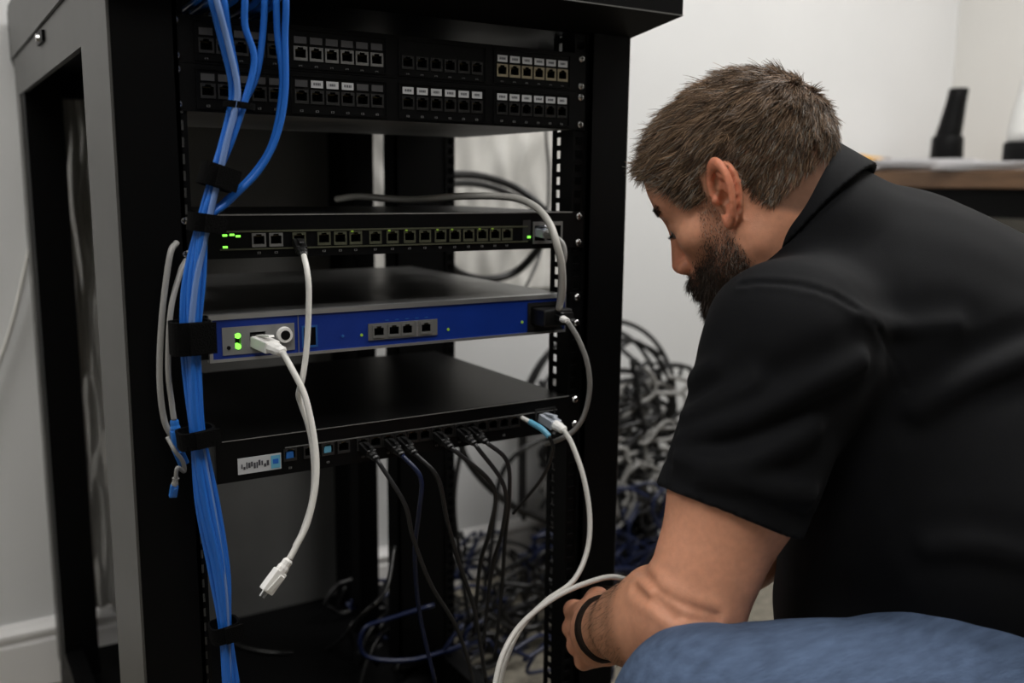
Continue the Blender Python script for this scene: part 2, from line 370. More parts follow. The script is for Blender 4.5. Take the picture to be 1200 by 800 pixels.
m = MB(); m.box(.018, .4646, -.0046, -.004, Z1-.0018, Z1-.0004, 'galv_dull'); m.build('top_edge', sw)
m = MB(); m.box(.041, .4005, -.005, -.004, Z1-.0183, Z1-.0165, 'frame_olive'); m.box(.041, .4005, -.005, -.004, Z1-.0358, Z1-.0342, 'frame_olive'); m.build('port_strip', sw)
for i, x in enumerate(xs):
    piece('port', PORT['grey' if i < 2 else 'olive'], sw, (x, -.004, zc)); piece('port_number', NUM, sw, (x, -.004, Z1-.0390))
    if i > 4 and i % 3 != 0:
        m = MB(); m.box(x-.0055, x-.003, -.0058, -.005, zc+.0062, zc+.0078, 'led_dim'); m.build('activity_light', sw)
for x, z in ((.046, -.021), (.053, -.0205), (.046, -.0325), (.059, -.022)):
    m = MB(); m.box(x-.0022, x+.0022, -.0055, -.004, Z1+z-.001, Z1+z+.001, 'led_green'); m.build('status_light', sw)
m = MB(); m.box(.3935, .4045, -.0045, -.004, Z1-.034, Z1-.010, 'frame_dim'); m.build('indicator_block', sw)
m = MB(); m.box(.400, .4035, -.006, -.0045, Z1-.031, Z1-.0285, 'led_green'); m.build('status_light', sw)
m = MB(); plate(m, .4075, .4495, Z1-.038, Z1-.012, -.006, -.004, [(.4095, .424, Z1-.0345, Z1-.0165), (.427, .4475, Z1-.0345, Z1-.0165)], 'frame_grey'); mo = m.build('uplink_module', sw)
m = MB(); m.box(.4085, .4485, .008, .0095, Z1-.037, Z1-.013, 'hole'); m.build('module_recess', mo)
ears(sw, Z1)

# ------------------------------------------------------------------ blue appliance
Z2 = ZP-.2845
fw = thing('firewall_appliance', 'bright blue fronted silver rack appliance with five ports in the middle', 'network appliance', (.2413, .2, Z2-.0465))
xa, xb = .0255, .4545
m = MB(); m.box(xa, xb, .0, .42, Z2-.046, Z2-.0005, 'galv'); m.build('chassis', fw)
holes = [(.0385, .1125, Z2-.0405, Z2-.0125), (.1945, .278, Z2-.0375, Z2-.0195), (.3995, .4505, Z2-.0440, Z2-.0085)]
m = MB(); plate(m, xa+.0035, xb-.001, Z2-.0440, Z2-.0045, -.0075, -.002, holes, 'blue_plate'); m.build('face_plate', fw)
m = MB(); plate(m, xa, xb, Z2-.047, Z2+.0005, -.009, .0, [(xa+.0035, xb-.001, Z2-.0440, Z2-.0045)], 'silver'); m.build('bezel', fw)
m = MB(); m.box(xa+.0035, xb-.001, -.002, 0, Z2-.044, Z2-.0045, 'hole'); m.build('inner_wall', fw)
m = MB(); plate(m, .0385, .1125, Z2-.0405, Z2-.0125, -.0085, -.002, [(.066, .082, Z2-.035, Z2-.019), (.051, .057, Z2-.0345, Z2-.0195)], 'silver_panel'); lp = m.build('silver_subpanel', fw)
m = MB(); m.frus((.1015, -.0085, Z2-.024), (.1015, -.0125, Z2-.024), .0085, .0078, 'plug_white', 18); m.frus((.1015, -.0125, Z2-.024), (.1015, -.0130, Z2-.024), .005, .005, 'hole', 14); m.build('round_socket', lp)
for dz in (-.0215, -.0325):
    m = MB(); m.frus((.054, -.003, Z2+dz), (.054, -.0095, Z2+dz), .0031, .0028, 'led_green', 12); m.build('status_light', lp)
m = MB(); m.frus((.0445, -.0085, Z2-.033), (.0445, -.0095, Z2-.033), .002, .002, 'hole', 10); m.build('reset_button', lp)
piece('port', PORT['dark'], lp, (.074, -.0085, Z2-.028))
m = MB(); m.box(.1165, .1172, -.0082, -.0075, Z2-.0440, Z2-.0045, 'galv_dull'); m.build('seam', fw)
m = MB(); plate(m, .1205, .1375, Z2-.0395, Z2-.0165, -.0082, -.0075, [(.1225, .1355, Z2-.0375, Z2-.0185)], 'blue_plate_light'); mo = m.build('usb_cover', fw)
m = MB(); m.box(.1225, .1355, -.0078, -.0075, Z2-.0375, Z2-.0185, 'rack_black'); m.build('cover_recess', mo)
m = MB(); plate(m, .1945, .278, Z2-.0375, Z2-.0195, -.0092, -.002, [(x-.0062, x+.0062, Z2-.0335, Z2-.0217) for x in (.2065, .2245, .2405, .2635)], 'frame_grey'); blk = m.build('port_block', fw)
for x in (.2065, .2245, .2405, .2635): piece('port', PORT['grey'], blk, (x, -.0092, Z2-.0285))
m = MB(); m.box(.2505, .2535, -.0098, -.0092, Z2-.037, Z2-.020, 'silver'); m.build('divider', blk)
for i in range(5):
    m = MB(); m.box(.215+i*.012, .215+i*.012+.004, -.0078, -.0075, Z2-.0175, Z2-.0163, 'blue_plate_light'); m.build('port_mark', fw)
for x, z, mt in ((.187, -.031, 'led_dim'), (.1655, -.0305, 'blue_plate_light'), (.2925, -.0325, 'led_dim'), (.392, -.031, 'led_dim')):
    m = MB(); m.frus((x, -.0075, Z2+z), (x, -.0083, Z2+z), .0017, .0016, mt, 10); m.build('indicator', fw)
m = MB(); plate(m, .3995, .4505, Z2-.0440, Z2-.0085, -.0085, -.002, [(.404, .446, Z2-.036, Z2-.0135)], 'frame_dark'); mo = m.build('uplink_module', fw)
m = MB(); m.box(.404, .446, -.0025, -.002, Z2-.036, Z2-.0135, 'hole'); m.build('module_recess', mo)
m = MB(); m.box(.4480, .4498, -.0095, -.0085, Z2-.040, Z2-.010, 'blue_plate_light'); m.build('release_lever', mo)
ears(fw, Z2, left=False)
m = MB(); m.box(-.0005, .0255, -.0035, -.0002, Z2-.044, Z2, 'device_black'); e = m.build('mounting_ear', fw)
for dz in (.00635, .0381): piece('screw', SCREW, e, (.0079, -.0035, Z2-dz))

# ------------------------------------------------------------------ lower switch
Z3 = ZP-.4135
s2 = thing('network_switch', 'black rack switch with white sticker and black leads, lowest device in rack', 'network switch', (.2413, .15, Z3-.0445))
xs3 = [.1055, .1275, .1475, .1655]+[.188+i*.0152 for i in range(14)]; zc3 = Z3-.0240
m = MB(); plate(m, .0285, .4646, Z3-.0445, Z3-.0004, -.004, -.001, [(x-.0062, x+.0062, zc3-.005, zc3+.0068) for x in xs3]+[(.416, .442, Z3-.034, Z3-.013)], 'device_black'); m.build('face_plate', s2)
m = MB(); m.box(.0285, .4646, -.001, .36, Z3-.0445, Z3-.043, 'device_black'); m.box(.0285, .4646, 0, .36, Z3-.002, Z3-.0004, 'device_top'); m.box(.0285, .0305, 0, .36, Z3-.043, Z3-.002, 'device_black'); m.box(.4626, .4646, 0, .36, Z3-.043, Z3-.002, 'device_black'); m.box(.0305, .4626, .358, .36, Z3-.043, Z3-.002, 'device_black'); m.build('chassis', s2)
m = MB(); m.box(.0285, .4646, -.0048, -.004, Z3-.0012, Z3-.0004, 'galv_dull'); m.build('top_edge', s2)
m = MB(); m.box(.10, .447, -.0048, -.004, zc3+.0076, zc3+.0086, 'frame_grey'); m.build('port_strip', s2)
for i, x in enumerate(xs3):
    piece('port', PORT['dim' if i < 5 else 'dark'], s2, (x, -.004, zc3))
    if i % 2 == 0: piece('port_number', NUM, s2, (x, -.004, Z3-.0385))
m = MB(); plate(m, .415, .4445, Z3-.035, Z3-.012, -.0052, -.004, [(.4175, .442, Z3-.033, Z3-.014)], 'frame_dim'); mo = m.build('uplink_module', s2)
m = MB(); m.box(.416, .443, .004, .005, Z3-.034, Z3-.013, 'hole'); m.build('module_recess', mo)
m = MB(); m.box(.050, .0955, -.0048, -.004, Z3-.0375, Z3-.0205, 'label_white')
r = random.Random(3); x = .0535
while x < .083:
    l = r.uniform(.0010, .0026); h0 = r.uniform(-.004, -.001); m.box(x, x+l, -.0051, -.0048, Z3-.029+h0, Z3-.029+h0+r.uniform(.003, .007), 'ink'); x += l+r.uniform(.0004, .001)
m.box(.0845, .0945, -.0051, -.0048, Z3-.036, Z3-.022, 'plug_cyan'); m.box(.0865, .0925, -.0053, -.0051, Z3-.031, Z3-.026, 'cable_blue')
m.build('sticker', s2, label='white sticker with dark lettering and a blue end')
ears(s2, Z3)
for x, mt in ((.1055, 'plug_blue'), (.1475, 'plug_cyan')):
    m = MB(); m.box(x-.004, x+.004, -.0035, .004, zc3-.004, zc3+.003, mt); m.build('port_insert', s2)

# ------------------------------------------------------------------ cables
def frame_of(d, up=(0, 0, 1)):
    d = np.array(d, float); d /= np.linalg.norm(d); u = np.array(up, float); u = u-d*np.dot(u, d); u /= np.linalg.norm(u); return d, np.cross(u, d), u
def plug(parent, p, d, mt='plug_white', boot=None, up=(0, 0, 1), s=1.0, clip=True, L=.021):
    """Modular plug whose boot starts at cable end p and whose nose points along d."""
    d, l, u = frame_of(d, up); p = np.array(p, float)
    def T(vs): return [p+d*x+l*y+u*z for x, y, z in vs]
    m = MB(); k = MB(); b0 = .012*s; W, Hh = .0058*s, .0041*s
    k.bbox(b0, b0+L*s, -W, W, -Hh, Hh, mt, .0008*s); m.add(T(k.v), k.f, mt)
    po = m.build('plug', parent)
    m = MB(); prof = [(0, .0033), (.002*s, .0044*s), (.006*s, .0043*s), (.009*s, .0052*s), (b0+.002*s, .0050*s)]
    n = 10; vs = []
    for x, r in prof:
        for i in range(n):
            a = 2*PI*i/n; vs.append((x, r*1.1*math.cos(a), r*.86*math.sin(a)))
    fs = [(i*n+j, i*n+(j+1) % n, (i+1)*n+(j+1) % n, (i+1)*n+j) for i in range(len(prof)-1) for j in range(n)]+[tuple(range(n)), tuple((len(prof)-1)*n+j for j in range(n))]
    m.add(T(vs), fs, boot or mt); m.build('strain_relief', po)
    if clip:
        m = MB(); k = MB(); k.prism([(b0+.002*s, Hh+.003*s), (b0+.003*s, Hh+.0042*s), (b0+L*s-.002, Hh+.0009), (b0+L*s-.002, Hh)], 'y', -.0022*s, .0022*s, mt); m.add(T([(x, y, z) for x, y, z in k.v]), k.f, mt); m.build('latch', po)
    return po
def cable(label, mt, pts, r=.0029, group=None, name='network_cable', category='cable', sub=8, n=8):
    m = MB(); m.tube(pts, r, mt, n, sub); return m.build(name, None, True, base=tuple(pts[0]), label=label, category=category, group=group)
def path(*p): return [at_y(u, v, y) for u, v, y in p]

# blue bundle running down the left front of the rack; the strap centre line first
def jit(i, s=.004): return (s*math.cos(i*2.1), s*math.sin(i*2.1)*.8)
LOW = [(253, 207), (238, 262), (227, 330), (223, 395), (226, 450), (232, 512), (243, 590), (257, 670), (264, 738), (271, 805)]
spread = [.6, .9, 1.25, .9, 1.1, .95, 1.25, 1.1, .8, 1.0]
TOPS = [[(244, -8), (259, 45), (271, 95), (270, 126), (260, 168)],
        [(260, -8), (268, 40), (277, 90), (275, 126), (264, 168)],
        [(286, -8), (287, 30), (298, 70), (287, 118), (270, 168)],
        [(309, -8), (308, 40), (300, 90), (284, 124), (268, 170)],
        [(322, -8), (325, 40), (331, 100), (320, 165), (296, 205), (262, 238)],
        [(334, -8), (334, 45), (334, 110), (324, 160), (303, 200), (268, 236)]]
BL = ['strapped blue network cable at the far left of the bundle top', 'strapped blue network cable second from the left at the bundle top',
      'darker blue network cable third from the left at the bundle top', 'blue network cable crossing fourth from the left at the bundle top',
      'blue network cable inside the outer loop beside the patch panel', 'blue network cable forming the outermost right loop at the bundle top']
for i, top in enumerate(TOPS):
    a = 2*PI*i/6+.4; pts = [at_y(u, v, -.045-.004*(i % 3)) for u, v in top]; x_ = pts[0][0]; pts = [np.array([x_, .06, 1.114]), np.array([x_, -.012, 1.116])]+pts
    low = LOW[1:] if i >= 4 else LOW
    for j, (u, v) in enumerate(low):
        sp = spread[j+(len(LOW)-len(low))]; du = (i-2.5)*4.0*sp; pts.append(at_y(u+du*.75+2.0*math.sin(j*1.7+i), v, -.050+.0055*math.sin(a+j*.35)*1.2))
    cable(BL[i], 'cable_blue', pts, .0033, 'blue cables strapped along the rack')
# pale inner cable of the same bundle
cable('pale blue grey network cable in the middle of the blue bundle', 'cable_pale_blue',
      [np.array([.045, .06, 1.114]), np.array([.046, -.015, 1.116])] + [at_y(u, v, -.058) for u, v in [(252, -8), (267, 50), (278, 100), (276, 126), (266, 165), (257, 205), (244, 262), (230, 330), (224, 395)]] + [at_y(u, v, -.052) for u, v in [(229, 450), (236, 520), (250, 600), (262, 680), (266, 738), (268, 805)]], .0029, 'blue cables strapped along the rack')

def strap(label, u, v, y, hw, hd, hh, ang=0, tail=True):
    c = at_y(u, v, y); q = Matrix.Rotation(ang, 4, 'Y')
    t = thing('cable_strap', label, 'cable strap', tuple(c), 'hook and loop straps around the blue bundle')
    m = MB(); n = 20; vs = []; fs = []
    for k, (sc_, z) in enumerate(((1, -hh), (1.0, hh), (.86, hh), (.86, -hh))):
        for i in range(n):
            a = 2*PI*i/n; ca, sa = math.cos(a), math.sin(a); ex = .55
            vs.append(Vector(c)+q @ Vector((hw*sc_*math.copysign(abs(ca)**ex, ca), hd*sc_*math.copysign(abs(sa)**ex, sa), z)))
    for k in range(4):
        for i in range(n): fs.append((k*n+i, k*n+(i+1) % n, ((k+1) % 4)*n+(i+1) % n, ((k+1) % 4)*n+i))
    m.add(vs, fs, 'velcro'); m.build('loop', t)
    if tail:
        k = MB(); k.box(-hw*.2, hw*1.08, -hd-.003, -hd-.0005, -hh*.92, hh*.96, 'velcro'); m = MB(); m.add([Vector(c)+q @ Vector(x) for x in k.v], k.f, 'velcro'); m.build('tail', t)
strap('thin black tie around the topmost strands of the blue cable bundle', 280, 124, -.049, .0135, .012, .003, .1, False)
strap('wide black strap where the blue bundle meets its outer loop', 254, 207, -.050, .0155, .013, .0105, .32)
strap('black strap just left of the upper switch on the blue bundle', 240, 261, -.050, .0150, .013, .0085, .15)
strap('widest black strap on the blue bundle beside the blue appliance', 223, 395, -.050, .0185, .014, .0155, .0)
strap('black strap on the blue bundle beside the lowest switch', 230, 512, -.050, .0175, .014, .0085, -.1)
strap('lowest black strap on the blue bundle near the rack bottom', 263, 738, -.050, .0145, .013, .0085, -.1)

# grey leads with blue plugs hanging at the left post
p = path((207, 284, -.012), (199, 300, -.022), (190, 370, -.028), (187, 440, -.028), (192, 490, -.026), (203, 515, -.024))
c = cable('light grey lead hanging outermost beside the left rail', 'cable_grey', p, .0029); plug(c, p[-1], p[-1]-p[-2], 'plug_blue', 'plug_blue', up=(0, -1, 0), s=.85)
p = path((218, 305, -.010), (211, 320, -.022), (200, 365, -.032), (197, 430, -.034), (201, 470, -.033), (204, 492, -.033))
c = cable('light grey lead hanging inside its twin beside the left rail', 'cable_grey', p, .0027); plug(c, p[-1], p[-1]-p[-2], 'plug_blue', 'plug_blue', up=(0, -1, 0), s=.85)
p = path((196, 512, -.030), (205, 528, -.038), (214, 540, -.034), (216, 552, -.030), (208, 548, -.036), (206, 560, -.034))
c = cable('short pale lead curled around the hanging blue plugs', 'cable_grey', p, .0020); plug(c, p[-1], p[-1]-p[-2], 'plug_blue', 'cable_grey', up=(0, -1, 0), s=.6)

# white lead from the upper switch
px = xs[2]; p = path((356, 299, -.036), (360, 318, -.050), (362, 345, -.056), (360, 400, -.058), (355, 440, -.060), (350, 461, -.056), (353, 474, -.054), (363, 505, -.060), (368, 545, -.070), (366, 585, -.078), (355, 622, -.084), (346, 640, -.088))
c = cable('white lead hanging from the black plug in the upper switch', 'cable_white', p, .0030); plug(c, p[0], np.array([px, .002, zc])-p[0], 'plug_black', 'plug_black')
# white lead from the blue appliance to a loose plug
p = path((331, 412, -.050), (343, 434, -.062), (358, 466, -.074), (369, 520, -.085), (370, 565, -.092), (361, 610, -.096), (347, 640, -.098), (339, 655, -.099))
c = cable('white lead from the blue appliance ending in a loose hanging plug', 'cable_white', p, .0031); plug(c, p[0], np.array([.073, .0, Z2-.028])-p[0], 'plug_white', 'plug_white', s=1.42)
po = plug(c, p[-1], p[-1]-p[-2]+np.array([-.003, 0, 0]), 'plug_white', 'plug_white', up=(.3, -1, .2), s=1.1)
d, l_, u_ = frame_of(p[-1]-p[-2]+np.array([-.003, 0, 0]), (.3, -1, .2)); m = MB(); q0 = p[-1]+d*(.0132+.0231)
for s_ in (-1, 1): m.frus(q0+l_*.002*s_, q0+l_*.002*s_+d*.006, .0014, .0012, 'silver', 8)
m.build('contact_pin', po, kind='stuff')

# grey lead over the upper switch and down to the blue appliance
p = path((650, 276, -.034), (660, 286, -.044), (662, 302, -.046), (657, 322, -.035)) + [tuple(at_y(655, 350, -.012)), tuple(at_y(652, 372, .04))]
c = cable('grey lead with clear plug at the right end of the upper switch', 'cable_grey', p, .0027); plug(c, p[0], np.array([.418, .004, Z1-.024])-p[0], 'plug_clear', 'cable_grey', s=1.2)
p = [(.30, .34, Z1+.008), (.29, .24, Z1+.013)] + path((480, 234, .10), (540, 230, .07), (597, 231, .03), (627, 242, -.01), (644, 262, -.04), (652, 285, -.055), (658, 310, -.056), (659, 340, -.048), (655, 362, -.036))
cable('thick grey lead lying over the upper switch and curving down to the blue appliance', 'cable_pale', p, .0044)
m = MB(); p0 = p[-1]; m.bbox(.406, .447, -.034, -.0025, Z2-.0350, Z2-.0150, 'plug_black', .002); tr = m.build('transceiver', None, base=(.425, 0, Z2-.02), label='black cable block plugged into the right end of the blue appliance', category='connector')
m = MB(); m.box(.428, .444, -.040, -.034, Z2-.031, Z2-.019, 'frame_dark'); m.box(.440, .4455, -.041, -.0395, Z2-.029, Z2-.0265, 'silver'); m.build('socket_lip', tr)
p = path((665, 376, -.056), (678, 398, -.062), (688, 425, -.064), (691, 455, -.060), (685, 485, -.048), (673, 504, -.032), (655, 515, -.012)) + [tuple(at_y(640, 520, .05))]
c = cable('pale grey lead bowing out between blue appliance and lowest switch', 'cable_grey', p, .0031); plug(c, p[0], np.array([.428, -.012, Z2-.022])-p[0], 'plug_black', 'plug_white', s=.9)
# clear plug lead on the lowest switch, down to the hands
p = path((661, 504, -.044), (671, 522, -.056), (684, 560, -.072), (691, 605, -.085), (688, 645, -.095), (672, 680, -.105), (640, 704, -.110), (612, 733, -.115), (594, 770, -.12), (584, 812, -.12), (584, 860, -.12))
c = cable('white lead with clear plug dropping from the lowest switch and looping left', 'cable_white', p, .0031); plug(c, p[0], np.array([.4295, .004, Z3-.0235])-p[0], 'plug_clear', 'plug_white', s=1.35)
HELD = [tuple(at(578, 850, 1.0)), tuple(at(580, 805, 1.0)), tuple(at(590, 765, 1.01)), tuple(at(612, 730, 1.03)), tuple(at(650, 700, 1.06)), tuple(at(690, 682, 1.09)), tuple(at(722, 676, 1.12)), tuple(at(752, 690, 1.14)), tuple(at(768, 722, 1.15)), tuple(at(770, 752, 1.15))]
cable('white lead looping up behind the wrist into the hands', 'cable_white', HELD, .0032)
# blue tipped fibre lead
p = [(.398, -.018, Z3-.0225), (.404, -.034, Z3-.028), (.409, -.044, Z3-.036), (.413, -.046, Z3-.052), (.41, -.03, Z3-.09), (.40, .02, Z3-.15)]
c = cable('short black lead with a cyan sleeve beside the clear plug', 'cable_black', p[2:], .0022)
m = MB(); m.tube(p[:3]+[p[3]][:0], .0036, 'plug_cyan', 10); b_ = m.build('cyan_sleeve', c); m = MB(); m.frus((.398, -.018, Z3-.0225), (.396, -.003, Z3-.020), .0028, .0026, 'plug_white', 8); m.build('ferrule', b_)

# black leads hanging from the lowest switch: (port x, material, path below, label)
DROPS = [(xs3[4], 'cable_charcoal', [(452, 540, -.05), (474, 590, -.055), (484, 630, -.05), (505, 685, -.04), (535, 735, -.02), (553, 790, 0), (560, 840, 0)], 'black lead plugged leftmost in the lowest switch, sweeping down right'),
         (xs3[6], 'cable_navy', [(482, 528, -.045), (493, 560, -.05), (491, 600, -.04), (486, 650, -.01), (492, 720, .03), (510, 800, .05)], 'navy blue lead hanging second from left under the lowest switch'),
         (xs3[7], 'cable_charcoal', [(500, 522, -.045), (513, 560, -.05), (524, 610, -.04), (538, 660, -.02), (556, 715, .0), (570, 800, .02)], 'charcoal lead hanging third from left under the lowest switch'),
         (xs3[10], 'cable_charcoal', [(556, 512, -.03), (570, 530, -.045), (578, 570, -.04), (574, 620, -.02), (562, 665, .02), (556, 740, .05)], 'black lead hanging fourth from left under the lowest switch'),
         (xs3[12], 'cable_charcoal', [(578, 505, -.03), (588, 530, -.045), (591, 570, -.042), (589, 620, -.02), (576, 670, .02), (566, 760, .05)], 'black lead hanging fifth from left under the lowest switch'),
         (xs3[13], 'cable_charcoal', [(588, 505, -.03), (594, 540, -.04), (597, 580, -.035), (592, 630, -.01), (588, 690, .03), (580, 770, .06)], 'black lead hanging rightmost of six under the lowest switch')]
for x, mt, low, lab in DROPS:
    st = np.array([x+.003, -.034, zc3-.010]); v0 = to_px(st)[1]; p = [st] + path(*[q for q in low if q[1] > v0+16])
    c = cable(lab, mt, p, .0026, 'leads under the lowest switch'); plug(c, p[0], np.array([x, .004, zc3])-p[0], 'plug_black', 'plug_black', s=1.0)
p = path((462, 640, .30), (452, 690, .25), (425, 720, .2))+[tuple(at_z(u, v, .0835)) for u, v in ((385, 760), (330, 765), (285, 758), (262, 745))]
cable('black cable sagging low behind the left of the rack', 'cable_black', p, .0035)
# cables behind the rack
BACK = [([(520, 205, .62), (560, 206, .66), (600, 218, .68), (632, 240, .66), (655, 270, .64)], 'thick black cable arching over the back of the upper switch', .0080),
        ([(515, 216, .60), (555, 215, .64), (590, 224, .66), (625, 243, .66), (650, 262, .60)], 'black cable just below the thick arch behind the upper switch', .0065),
        ([(520, 295, .60), (535, 318, .64), (570, 327, .66), (605, 318, .66), (632, 290, .62), (646, 268, .60)], 'black cable sagging behind the gap over the blue appliance', .0080),
        ([(634, -60, .70), (637, 60, .70), (640, 160, .70), (643, 200, .70), (641, 250, .68), (632, 300, .66), (612, 345, .6)], 'thin dark cable dropping beside the bright rail holes', .0030),
        ([(540, 500, .60), (543, 530, .62), (565, 562, .62), (600, 592, .62), (640, 610, .62), (690, 640, .62)], 'black cable sloping across the bright gap behind the rack', .0075),
        ([(690, 495, .60), (645, 510, .60), (610, 528, .60), (588, 555, .60), (580, 600, .58), (572, 680, .55)], 'black cable curving left from the right rail behind the rack', .0050),
        ([(556, 490, .58), (540, 530, .58), (532, 590, .56), (540, 660, .55), (552, 740, .52)], 'black cable dropping along the rear bracket behind the rack', .0048)]
for pts, lab, r in BACK: cable(lab, 'cable_black', path(*pts), r)
# the cord on the back wall at the far left
cable('white cord slanting down the wall left of the rack', 'cable_white', path((40, 262, .925), (28, 320, .935), (12, 385, .94), (-10, 450, .94), (-40, 560, .94)), .0032, category='cord')

# heap of cables behind and beside the rack: nobody could count these
def heap(name, label, mt, n, box, rad, seed, loops):
    r = random.Random(seed); m = MB(); (x0, x1), (y0, y1), (z0, z1) = box
    for i in range(n):
        cx, cy, cz = r.uniform(x0, x1), r.uniform(y0, y1), z0+(z1-z0)*r.random()**1.5; k = r.randint(5, 9); pts = []; R = r.uniform(*loops); a0 = r.uniform(0, 6.3); tl = r.uniform(-.9, .9); tz = r.uniform(.3, 1)
        for j in range(k):
            a = a0+j*r.uniform(.5, .9); q = R*r.uniform(.8, 1.2)
            x = cx+q*math.cos(a)*math.cos(tl); y = cy+q*math.cos(a)*math.sin(tl)*.5; z = cz+q*math.sin(a)*tz
            pts.append((x, min(max(y, y0), y1+.02), max(z, .008+r.random()*.03)))
        m.tube(pts, r.uniform(*rad), mt, 6, 5)
    return m.build(name, None, True, base=((x0+x1)/2, (y0+y1)/2, 0), label=label, category='cable heap', kind='stuff')
heap('cable_tangle', 'tangle of black cables heaped inside the rack bottom', 'cable_black', 80, ((.45, .95), (.48, .80), (.02, .15)), (.0035, .0055), 11, (.05, .10))
heap('cable_tangle', 'navy blue cables mixed into the heap inside the rack bottom', 'cable_navy', 16, ((.46, .80), (.30, .70), (.02, .22)), (.003, .004), 12, (.05, .12))
heap('cable_tangle', 'tall tangle of black cables against the wall right of the rack', 'cable_charcoal', 120, ((1.05, 1.34), (.72, .86), (.04, .50)), (.0045, .0075), 13, (.07, .13))
heap('cable_tangle', 'pale grey cables as highlights in the tall tangle right of the rack', 'cable_grey', 44, ((1.05, 1.30), (.70, .80), (.20, .50)), (.004, .0065), 14, (.06, .12))  # paler cables mixed in, their grey stands for highlights on the heap
heap('cable_tangle', 'dark blue cables at the foot of the tall tangle', 'cable_navy', 40, ((.95, 1.30), (.62, .80), (.03, .22)), (.003, .0055), 15, (.05, .13))
for i, (rx, rz, cx, dz) in enumerate(((.20, .20, 1.11, .0), (.22, .22, 1.12, .0), (.17, .17, 1.13, .01))):
    pts = [(cx+rx*math.cos(a), .80-.03*i, .42+dz+rz*math.sin(a)) for a in np.linspace(.15, 3.0, 9)]
    cable(('outermost', 'middle', 'innermost')[i]+' black cable arching over the tangle beside the rack', 'cable_black', [(pts[0][0]+.01, .8-.03*i, .2)]+pts+[(pts[-1][0], .8-.03*i, .2)], .0055)

# crumpled film hanging behind the rack
def film(name, label, x0, x1, z0, z1, y, seed, nx=40, nz=60, amp=.014, axis='x', fr=1.):
    r = np.random.default_rng(seed); m = MB(); ph = r.uniform(0, 6.3, 12); vs = []
    for j in range(nz+1):
        for i in range(nx+1):
            s, t = i/nx, j/nz; X, Zv = x0+(x1-x0)*s, z0+(z1-z0)*t
            d = sum(math.sin((3+2.3*k)*s*(x1-x0)*14*fr+ph[k]+1.5*math.sin((2+k)*t*(z1-z0)*5+ph[k+4])) for k in range(4))/4
            e = abs(math.sin(23*s*(x1-x0)*2+9*t+ph[9]))*.5+.5*abs(math.sin(17*t*(z1-z0)-8*s+ph[10]))
            q = amp*(d+.8*e-.4)
            edge = .012*math.sin(9*t+ph[8])*(s-.5)*2
            vs.append((X+edge, y+q, Zv) if axis == 'x' else (y+q, X+edge, Zv))
    fs = [(j*(nx+1)+i, j*(nx+1)+i+1, (j+1)*(nx+1)+i+1, (j+1)*(nx+1)+i) for j in range(nz) for i in range(nx)]
    m.add(vs, fs, 'film'); o = m.build(name, None, True, base=((x0+x1)/2, y, z0) if axis == 'x' else (y, (x0+x1)/2, z0), label=label, category='plastic film')
    md = o.modifiers.new('thickness', 'SOLIDIFY'); md.thickness = .0006; return o
film('plastic_film', 'crumpled grey plastic film hanging inside the open left side of the rack', -.02, .10, .14, 1.12, .915, 4, 60, 160, .011, fr=3.2)
film('plastic_film', 'wrinkled pale film hanging behind the gap under the patch panels', .52, 1.10, .70, 1.14, .931, 5, 70, 50, .011)

# ------------------------------------------------------------------ workbench in the corner with its clutter
DZ = CAM_H+.0445
DX0, DX1, DY0, DY1 = 2.0, WX-.03, -1.1, WY-.03
t = thing('workbench', 'tall wooden topped workbench with black frame in the corner', 'workbench', ((DX0+DX1)/2, (DY0+DY1)/2, 0))
m = MB(); m.bbox(DX0, DX1, DY0, DY1, DZ-.044, DZ, 'wood', .003); m.build('bench_top', t)
m = MB(); m.box(DX0+.03, DX0+.055, DY0+.06, DY1-.06, DZ-.115, DZ-.044, 'desk_black'); m.box(DX1-.055, DX1-.03, DY0+.06, DY1-.06, DZ-.115, DZ-.044, 'desk_black'); m.build('apron', t)
for a in (DX0+.03, DX1-.09):
    for b in (DY0+.05, DY1-.11):
        m = MB(); m.box(a, a+.06, b, b+.06, 0, DZ-.044, 'desk_black'); m.build('leg', t)
def sheet_stack(label, cx, cy, w, d, n, rot, z, seed, group='papers on the workbench'):
    r = random.Random(seed); m = MB(); 
    for i in range(n):
        a = rot+r.uniform(-.12, .12); c_, s_ = math.cos(a), math.sin(a); h = .0022; zz = z+i*h; ox, oy = r.uniform(-.012, .012), r.uniform(-.012, .012); g = 6; vs = []
        for lv in (0, h*.8):
            for iy in range(2):
                for ix in range(g+1):
                    X, Y = (ix/g-.5)*w, (iy-.5)*d; lift = (.008*max(0, abs(ix/g-.5)*2-.6)**1.3 if i == n-1 else 0)
                    vs.append((cx+ox+c_*X-s_*Y, cy+oy+s_*X+c_*Y, zz+lv+lift))
        k = g+1; fs = []
        for ix in range(g):
            fs += [(ix+k, ix+k+1, ix+1, ix), (2*k+ix, 2*k+ix+1, 3*k+ix+1, 3*k+ix), (ix, ix+1, 2*k+ix+1, 2*k+ix), (3*k+ix, 3*k+ix+1, k+ix+1, k+ix)]
        fs += [(0, 2*k, 3*k, k), (k-1, 2*k-1, 4*k-1, 3*k-1)]
        m.add(vs, fs, 'paper')
    return m.build('paper_stack', None, base=(cx, cy, z), label=label, category='papers', group=group)
def desk_at(u, x): q = at_x(u, 195, x); return q[0], q[1]
x, y = desk_at(1075, 2.14); sheet_stack('pile of white papers under the black cone on the workbench', x+.06, y, .30, .26, 14, .5, DZ, 1)
x, y = desk_at(1165, 2.12); sheet_stack('loose white papers at the right end of the workbench', x+.04, y, .30, .24, 9, .3, DZ, 2)
x, y = desk_at(1030, 2.10); sheet_stack('thin white papers beside the yellow tool on the workbench', x, y+.02, .16, .14, 4, .9, DZ, 3)
x, y = desk_at(1108, 2.22)
